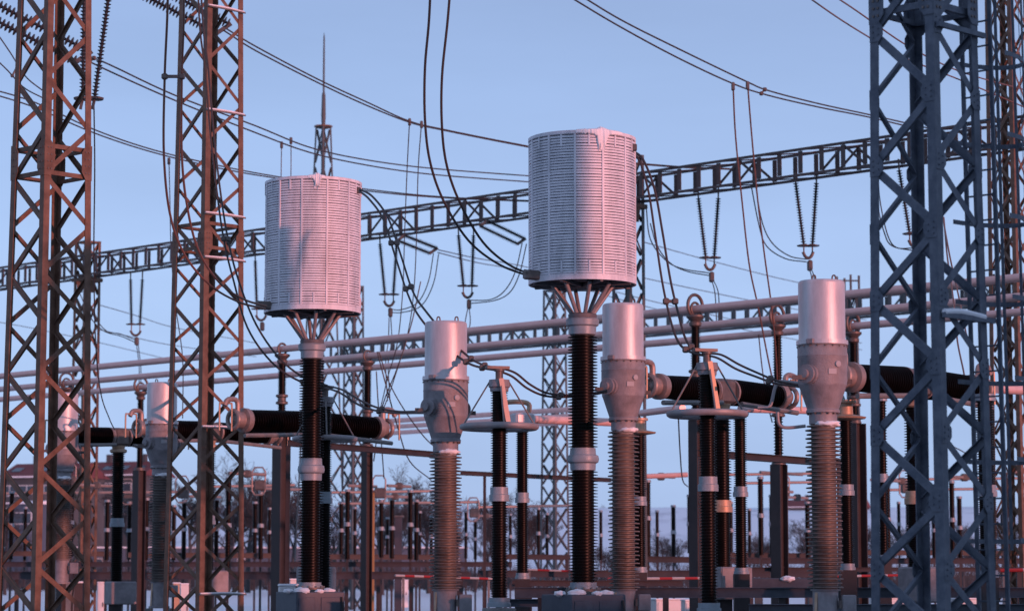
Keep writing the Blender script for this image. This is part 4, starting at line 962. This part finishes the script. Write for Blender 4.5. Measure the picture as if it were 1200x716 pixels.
# far columns of steel
for lab, px, D, y0, w, m in (("ochre lit slim steel column beside the slim busbar post", 436, 105, 577, .22, 'ochre'), ("brown column beside the left mast's back leg", 103, 106, 592, .26, 'brown_col'),
                            ("grey column with a pale head right of the left posts", 467, 125, 606, .35, 'beam'), ("brown column near the shaded mast's left leg", 1036, 108, 560, .26, 'brown_col'), ("brown column behind the half hidden transformer", 166, 80, 540, .36, 'brown_col') if False else ("thin brown column at the right edge", 1177, 108, 556, .25, 'brown_col')):
    p = P(px, y0, D); root = thing("steel_column", lab, "steel column", Vector((p.x, p.y, 0)), "far steel columns")
    MB().bar((0, 0, 0), (0, 0, p.z), w, w, n=(1, 0, 0)).obj("shaft", MT[m], root); MB().bevbox((0, 0, p.z + .05), (w * 1.5, w * 1.5, .1), .02).obj("top_plate", MT['fitting'], root)
gfb = "far tubes joining the disconnector posts"
for lab, x0, x1, yy, D in (("far pale tube running behind the left mast and left breaker", -10, 232, 578, 116), ("far pale tube behind the second mast's right side", 250, 345, 570, 112), ("far rosy tube from the left trap column to the middle transformer", 385, 520, 577, 112), ("lower far tube from the left trap column to the middle transformer", 396, 560, 590, 124), ("far tube between the arrester and the right trap column", 560, 690, 594, 126),
                        ("far tube behind the breaker column and ringed busbar post", 852, 1000, 556, 108), ("second far tube just below it", 870, 1012, 566, 116), ("far tube crossing behind the shaded mast", 1020, 1210, 562, 112), ("lower far tube crossing behind the shaded mast", 1030, 1210, 574, 124)):
    pipe(lab, (x0, yy, D), (x1, yy - 2, D + 2), 1.7, 'cap_metal', group=gfb)
gdk = "dark low frames between the far posts"
for lab, x0, x1, yy, D, hh in (("dark low frame beam behind the left mast", -20, 130, 648, 118, 6), ("dark low frame beam behind the second mast", 150, 330, 650, 114, 6), ("dark low frame beam left of the middle transformer", 380, 515, 652, 116, 6), ("dark low frame beam right of the middle arrester", 588, 668, 652, 112, 6), ("dark low frame beam right of the ribbed transformer", 745, 825, 655, 98, 7), ("dark low frame beam left of the right transformer", 842, 950, 650, 112, 6), ("dark low frame beam behind the shaded mast's legs", 990, 1210, 647, 116, 6)):
    pbeam(lab, (x0, yy, D), (x1, yy, D + 3), hh, .3, 'brown_col', (.05, .95), group=gdk)
# platform beams low across the picture
gpb = "low platform beams under the far posts"
pbeam("long pinkish platform beam low across the left half", (-20, 674, 100), (552, 671, 100), 9, .3, 'beam', (.07, .2, .45, .745, .81, .878, .98), group=gpb)
pbeam("long platform beam just above and behind it", (-20, 661, 106), (600, 659, 106), 6, .3, 'beam', (.03, .3, .6, .9), group=gpb)
pbeam("platform beam low between the middle arrester and the right mast", (560, 672, 92), (960, 671, 92), 8, .3, 'beam', (.02, .4, .8), group=gpb)
pbeam("platform beam under the right far posts", (830, 657, 104), (1230, 655, 104), 7, .3, 'beam', (.1, .5, .9), group=gpb)
pbeam("pale platform beam behind the right transformer foot", (870, 667, 70), (1230, 668, 70), 5, .25, 'beam', (.1, .9), group=gpb)
gpf = "dark blue support beams at the front"
pbeam("dark blue support beam running right from the right trap box", (603, 694, 47.5), (1230, 697, 47.5), 12, .25, 'bluebox', (.05, .5, .95), group=gpf)
pbeam("lower dark blue support beam behind the tall right arrester foot", (878, 712, 46), (1230, 712, 46), 9, .25, 'bluebox', (.1, .9), group=gpf)
pbeam("dark blue support beam left of the right trap box", (575, 706, 49), (672, 707, 49), 9, .25, 'bluebox', (.1,), group=gpf)
pbeam("grey support beam behind the right trap column foot", (600, 683, 56), (800, 684, 56), 7, .25, 'beam', (.1, .9), group=gpf)
b_ = thing("cable_trough", "blue grey trough with a snow patch on it left of the right transformer foot", "cable trough", Vector((P(880, 690, 52).x, 52, 0)))
zz0, zz1, L_ = Z(691, 52), Z(677, 52), M(80, 52)
MB().bevbox((L_ / 2, 0, (zz0 + zz1) / 2), (L_, .4, zz1 - zz0), .015).obj("trough", MT['bluebox'], b_)
for q in (.15, L_ - .15): MB().bar((q, 0, 0), (q, 0, zz0), .15, .15, n=(1, 0, 0)).obj("support_leg", MT['galv'], b_)
put("snow_clump", blob(None, (.16, .14, .06), 4), b_, loc=(M(42, 52), -.16, zz1 - .02))
# red and white rails
def rail(label, p0, p1, seg, rpx, first):
    a, b = P(*p0), P(*p1); root = thing("barrier_rail", label, "barrier rail", Vector((a.x, a.y, 0)), "red and white barrier rails"); L = (b - a).length; n = max(2, int(L / seg)); o = Vector((a.x, a.y, 0)); d = (b - a) / n
    for k in range(n):
        MB().tube([a - o + d * k, a - o + d * (k + 1)], M(rpx, p0[2]), 8).obj("red_band" if (k + first) % 2 else "white_band", MT['red'] if (k + first) % 2 else MT['white'], root)
    for t in (.08, .92):
        p = a - o + (b - a) * t; MB().bar((p.x, p.y, 0), (p.x, p.y, p.z - .05), .06, .06, n=(1, 0, 0)).obj("post", MT['galv'], root)
rail("red and white rail crossing behind the middle transformer foot", (463, 674, 66), (582, 678, 68), M(13.5, 66), 1.4, 0)
rail("red and white rail between the grey green tower foot and the right trap column", (616, 667, 80), (672, 669, 80), M(13, 80), 1.2, 0)
rail("red and white rail between the ribbed transformer foot and the tall right arrester", (712, 678, 60), (832, 677, 61), M(15.5, 60), 1.6, 1)
rail("red and white rail between the right transformer foot and the shaded mast", (978, 675, 58), (1085, 673, 59), M(17, 58), 1.5, 1)
rail("red and white rail at the right edge", (1172, 668, 55), (1225, 667, 55), M(20, 55), 2.2, 1)
# cabinets
def cabinet(label, px, D, y0, wpx, m='cab', ylw=False, y1=None):
    p = P(px, y0, D); w = M(wpx, D); z0 = ground_h(p.x, D); h = p.z - z0
    root = thing("cabinet", label, "cabinet", Vector((p.x, p.y, z0)), "control cabinets on the snow")
    MB().bevbox((0, 0, h / 2 + .05), (w, w * .8, h - .1), .02, Matrix.Rotation(R(12), 3, 'Z')).obj("body", MT[m], root)
    r12 = Matrix.Rotation(R(12), 3, 'Z')
    MB().bevbox(r12 @ Vector((0, -w * .41, 0)) + UP * (h * .5 + .05), (w * .88, .03, h * .82), .008, r12).obj("door", MT[m], root)
    MB().box(r12 @ Vector((w * .34, -w * .41 - .03, 0)) + UP * h * .55, (.04, .04, .16), r12).obj("handle", MT['fitting'], root)
    MB().bevbox((0, 0, h + .03), (w * 1.06, w * .86, .06), .02, r12).obj("roof", MT['snow'], root)
    if ylw: MB().box(r12 @ Vector((-w * .1, -w * .41 - .022, 0)) + UP * h * .28, (w * .3, .012, h * .2), r12).obj("warning_plate", MT['yellow'], root)
cabinet("white pink lit cabinet standing on the snow left of the middle transformer", 470, 150, 680, 15)
cabinet("grey white cabinet with a yellow plate at the foot of the broad grey column", 338, 54, 687, 22, ylw=True)
cabinet("small pale cabinet behind it", 345, 75, 680, 12)
cabinet("pale cabinet between the left mast and the left breaker", 118, 100, 683, 8)
cabinet("pale cabinet with a yellow plate between the second mast's left legs", 216, 88, 685, 10, ylw=True)
cabinet("orange lit cabinet left of it", 207, 92, 684, 9, 'brass')
cabinet("brown lit cabinet in the left mast's foot", 91, 78, 683, 12, 'brown_col')
cabinet("pink cabinet below the dark beams right of the right trap", 782, 90, 703, 34)
cabinet("pink cabinet with a yellow plate left of the tall arrester foot", 812, 86, 704, 24, ylw=True)
cabinet("pale cabinet seen between the shaded mast's legs with a yellow plate", 1045, 80, 701, 44, ylw=True)
cabinet("pale pink cabinet between the shaded mast and the ladder", 1132, 84, 702, 36)

# ------------------------------------------------------------------ ground, hill, buildings, trees
b = MB(); nx = 90; ys = [-150, -60, 0, 40, 80, 120, 160, 200, 240, 280, 330] + [330 + 10 * k for k in range(1, 33)] + [680, 740, 820, 920, 1020]
for y in ys:
    w = max(160, y * .5 + 120)
    for i in range(nx + 1):
        x = -w + 2 * w * i / nx; b.v.append((x, y, ground_h(x, y) + (.04 * noise.noise(Vector((x * .3, y * .3, 5))) if 0 < y < 190 else 0)))
for j in range(len(ys) - 1):
    for i in range(nx):
        k = j * (nx + 1) + i; b.f.append((k, k + 1, k + nx + 2, k + nx + 1)); b.smooth.append(True)
nrow = nx; cut = 11 * nrow
f_all, v_all = b.f, b.v
for nm, m_, fs in (("snow_ground", MT['snow'], f_all[:cut]), ("snow_hill", MT['snowhill'], f_all[cut:])):
    me_b = MB(); me_b.v = v_all; me_b.f = fs; me_b.smooth = [True] * len(fs)
    struct(put(nm, me_b.mesh(nm, m_, sharp=False)))
yard = MB(); yx, yy = [-60 + 6 * k for k in range(24)], [-80 + 6 * k for k in range(33)]  # added gravel sheet, unseen, cuts light bounced off the snow
for y in yy:
    for x in yx: yard.v.append((x, y, .05 + .02 * noise.noise(Vector((x * .2, y * .2, 1)))))
for j in range(len(yy) - 1):
    for i in range(len(yx) - 1):
        k = j * len(yx) + i; yard.f.append((k, k + 1, k + len(yx) + 1, k + len(yx))); yard.smooth.append(True)
struct(put("added_gravel", yard.mesh("added_gravel", MT['gravel'], sharp=False)))  # unseen gravel sheet added to cut light bounced off the snow

def house(label, px, D, y_eave, y_ridge, wpx, depth, rows, cols, roof='roof', wall='render', rz=-20, sky_l=0):
    p = P(px, y_eave, D); zb = ground_h(p.x, D) - 1; root = thing("apartment_house", label, "house", Vector((p.x, p.y, zb)), "houses on the slope at the left")
    root.rotation_euler.z = R(rz)
    w = M(wpx, D); he = p.z - zb; hr = Z(y_ridge, D, px) - zb
    MB().box((0, depth / 2, he / 2), (w, depth, he)).obj("wall", MT[wall], root)
    ov = .5; A = Vector((-w / 2 - ov, -ov, he - .1)); 
    pts = [Vector((-w / 2 - ov, -ov, he)), Vector((-w / 2 - ov, depth / 2, hr)), Vector((-w / 2 - ov, depth + ov, he))]
    ro = MB().prism(pts + [p_ - UP * .0 for p_ in ()], Vector((0, 0, 0)), Vector((w + 2 * ov, 0, 0))).obj("roof", MT[roof], root)
    MB().box((0, -ov - .06, he + .05), (w + 2 * ov, .12, .18)).obj("snow_eave", MT['snow'], root)
    for k in range(sky_l):
        x = -w * .38 + k * w * .76 / max(1, sky_l - 1); t = .5; y = -ov + (depth / 2 + ov) * t; zq = he + (hr - he) * t
        ang = math.atan2(hr - he, depth / 2 + ov)
        MB().box((x, y, zq + .06), (1.3, 1.4, .14), Matrix.Rotation(ang, 3, 'X')).obj("skylight", MT['glass'], ro)
    fh = 2.9
    wm = MB().box((0, 0, 0), (1.3, .08, 1.4)).mesh("window_frame", MT['cab']); pm = MB().box((0, -.05, 0), (1.1, .06, 1.2)).mesh("pane", MT['glass'])
    for r_ in range(rows):
        for c in range(cols):
            x = -w / 2 + w * (c + .5) / cols; zz = he - 1.7 - r_ * fh
            if zz < 1: continue
            f = put("window", wm, root, loc=(x, -.02, zz)); put("pane", pm, f)
    for cx_ in (-.25, .3): MB().box((w * cx_, depth * .5, hr + .2), (.7, .7, 1.6)).obj("chimney", MT['render'], ro)
    return root
house("long house with a dark red roof behind the left mast", 42, 330, 559, 541, 92, 9, 2, 8, sky_l=3)
house("long house with a dark red roof and small roof windows right of the left mast", 128, 350, 557, 539, 84, 9, 2, 7, sky_l=4)
house("distant building with a plain red roof band right of the ringed busbar post", 962, 560, 594, 584, 92, 10, 1, 9)
house("small pale house low at the left edge", 22, 300, 590, 585, 30, 8, 1, 4, 'snow', 'shed')
# long low shed with snow on its roof
ps = P(-40, 642, 315); pe = P(545, 642, 315); gz = ground_h(0, 315)
root = thing("long_shed", "long low grey shed with snow on its flat roof across the left half", "shed", Vector((ps.x, 315, gz))); L_ = pe.x - ps.x; hs = ps.z - gz
MB().box((L_ / 2, 4, hs / 2), (L_, 8, hs)).obj("wall", MT['shed'], root); MB().bevbox((L_ / 2, 4, hs + .08), (L_ + .6, 8.6, .18), .05).obj("snow_roof", MT['snow'], root)
for k in range(14):
    x = L_ * (k + .5) / 14
    MB().box((x, -.03, hs * .5), (.12, .06, hs - .1)).obj("wall_pilaster", MT['render'], root)
    fr = MB().box((x + 1.0, -.02, hs * .62), (1.0, .06, .9)).obj("window", MT['cab'], root); MB().box((x + 1.0, -.06, hs * .62), (.85, .04, .75)).obj("pane", MT['glass'], fr)

# bare winter trees
def tree_meshes(seed, H):
    rr = random.Random(seed); trunk = MB(); br = MB()
    def limb(p, d, L, r, depth):
        n = 4 if depth < 2 else 3; pts = [p]; q = p.copy(); dd = d.copy()
        for k in range(n):
            dd = (dd + Vector((rr.uniform(-1, 1), rr.uniform(-1, 1), rr.uniform(-.3, .6))) * .16).normalized(); q = q + dd * L / n; pts.append(q.copy())
        (trunk if depth == 0 else br).tube(pts, r, 6 if depth < 2 else 3, False, [max(.010, r * (1 - .6 * k / n)) for k in range(n + 1)])
        if depth >= 5: return
        m = (6, 5, 5, 4, 4)[depth]
        for k in range(m):
            t = rr.uniform(.35 if depth == 0 else .2, 1); i = min(n - 1, int(t * n)); b0 = pts[i].lerp(pts[i + 1], t * n - i)
            ax = Vector((rr.uniform(-1, 1), rr.uniform(-1, 1), rr.uniform(-.25, .9))).normalized()
            nd = (dd * .55 + ax * .75 + UP * .12).normalized()
            limb(b0, nd, L * rr.uniform(.45, .68), r * .45, depth + 1)
    limb(Vector((0, 0, 0)), UP, H * .5, H * .018, 0)
    return trunk.mesh("trunk", MT['bark'], False), br.mesh("branches", MT['bark'], False)
TM = [tree_meshes(s_, 10.0) for s_ in (11, 22, 33, 44)]
trees = [(8, 215, 575, 0), (160, 240, 560, 1), (222, 205, 548, 2), (268, 215, 520, 3), (292, 230, 535, 0), (318, 210, 572, 1), (345, 225, 562, 2), (395, 235, 572, 3), (448, 215, 546, 0), (470, 205, 578, 1), (503, 225, 552, 2), (536, 212, 560, 3), (556, 235, 575, 1), (578, 215, 590, 0), (615, 225, 580, 2),
         (640, 240, 590, 1), (712, 220, 622, 3), (745, 240, 628, 2), (775, 225, 618, 0), (800, 250, 626, 1), (850, 230, 612, 2), (882, 250, 622, 0), (900, 225, 606, 3), (935, 215, 602, 1), (955, 235, 612, 0), (1005, 220, 605, 2), (1040, 232, 600, 3), (1060, 215, 610, 1), (1110, 225, 600, 0), (1128, 240, 606, 2), (1150, 215, 604, 3), (1195, 225, 598, 1)]
TG = {}
for px, D, yt, k in trees:
    p = P(px, yt, D); z0 = ground_h(p.x, D); H = p.z - z0; na, nb = where(px); q = TG.get(na, 0); TG[na] = q + 1
    size = "tall spreading" if yt < 560 else ("middling" if yt < 600 else "low bushy")
    root = thing("bare_tree", f"{ORD[q]} bare {size} tree between {na} and {nb}", "tree", Vector((p.x, D, z0 - .1)), "bare trees at the edge of the yard")
    s_ = H / 9.0
    root.scale = (s_ * 1.15, s_ * 1.15, s_); root.rotation_euler.z = rnd.uniform(0, 6.28)
    put("trunk", TM[k][0], root); put("branches", TM[k][1], root)
# low scrub in front of the hill: too dense to count
b = MB(); rr = random.Random(5)
for k in range(5200):
    y = rr.uniform(240, 335); x = rr.uniform(-.23, .23) * y
    if rr.random() > .55 + .45 * noise.noise(Vector((x * .06, y * .06, 1))): continue
    z = ground_h(x, y); h = rr.uniform(1.2, 4.2) * (1 + .6 * noise.noise(Vector((x * .05, 0, 7))))
    for q in range(5):
        d = Vector((rr.uniform(-.6, .6), rr.uniform(-.4, .4), 1)).normalized(); e = Vector((x, y, z)) + d * h * rr.uniform(.6, 1)
        s0 = Vector((x, y, z)) + Vector((rr.uniform(-.3, .3), 0, 0)); w = rr.uniform(.02, .05)
        b.add([s0 - Vector((w, 0, 0)), s0 + Vector((w, 0, 0)), s0 + Vector((0, w, 0)), e], [(0, 1, 3), (1, 2, 3), (2, 0, 3)])
stuff(b.obj("scrub", MT['bark']))
# hilltop trees, far off: one dark line
b = MB()
for k in range(900):
    x = rr.uniform(-170, 190); y = 640 + rr.uniform(-8, 25); z = ground_h(x, y); dens = .5 + noise.noise(Vector((x * .03, 4, 0)))
    if rr.random() > dens: continue
    h = rr.uniform(.6, 2.0) * (.4 + max(0, dens)); 
    for q in range(3):
        d = Vector((rr.uniform(-.5, .5), 0, 1)).normalized(); s0 = Vector((x, y, z)); b.add([s0 - Vector((.12, 0, 0)), s0 + Vector((.12, 0, 0)), s0 + Vector((0, .12, 0)), s0 + d * h], [(0, 1, 3), (1, 2, 3), (2, 0, 3)])
stuff(b.obj("hilltop_treeline", MT['bark']))

# ------------------------------------------------------------------ out of frame: a building, a low hall and a trap copy, added only to throw shade
hd = Vector((SUN_DIR.x, SUN_DIR.y, 0)).normalized()
side = Vector((-hd.y, hd.x, 0))
pm = Vector(mr.location)
c = pm + hd * 42
bl = thing("shade_building", "tall pale building added outside the picture to shade the right mast", "building", c)  # unseen block added to keep the right mast in shade
bl.rotation_euler.z = math.atan2(hd.y, hd.x)
MB().box((8, 0, 8), (16, 5.0, 16)).obj("wall", MT['brick'], bl); MB().box((8, 0, 16.2), (16.6, 5.6, .4)).obj("roof", MT['snow'], bl)
for r_ in range(4):
    for k in range(4):
        f = MB().box((2 + k * 4, 2.52, 3 + r_ * 3.4), (1.6, .06, 1.6)).obj("window", MT['cab'], bl); MB().box((2 + k * 4, 2.56, 3 + r_ * 3.4), (1.4, .04, 1.4)).obj("pane", MT['glass'], f)

wh = thing("sunblocker", "long low warehouse added outside the picture to shade the equipment feet", "building", Vector((0, 45, 0)) + hd * 92)  # unseen long block added to shade the lowest equipment
wh.rotation_euler.z = math.atan2(side.y, side.x)
MB().box((0, -6, 3.15), (170, 12, 6.3)).obj("wall", MT['render'], wh); MB().box((0, -6, 6.42), (171, 13, .22)).obj("roof", MT['snow'], wh)
for k in range(28): MB().box((-81 + k * 6, .03, 4.0), (3, .08, 1.6)).obj("window", MT['glass'], wh)

def copy_tree(o, parent=None):
    c = o.copy(); COL.objects.link(c)
    if parent: c.parent = parent
    for ch in list(o.children): copy_tree(ch, c)
    return c
t3 = copy_tree(trR); t3["label"] = "line trap copy added outside the picture on a plinth to shade the right trap"  # unseen trap copy placed to shade the right trap's left side
nv = Vector((math.cos(SUN_AZ), math.sin(SUN_AZ), 0))
t3.location = trR.location + hd * 26 - nv * 1.52; t3.location.z = 1.37
MB().bevbox((0, 0, -.68), (1.2, 1.2, 1.36), .03).obj("added_plinth", MT['brick'], t3)

dup = {k: v for k, v in LABELS.items() if len(v) > 1}
print("duplicate labels:", dup)
for o in scene.objects:
    if o.get("label"):
        n = len(o["label"].split())
        if not 4 <= n <= 16: print("label length", n, o["label"])
print("objects", len(scene.objects), "tris", sum(len(m.polygons) * 2 for m in bpy.data.meshes))
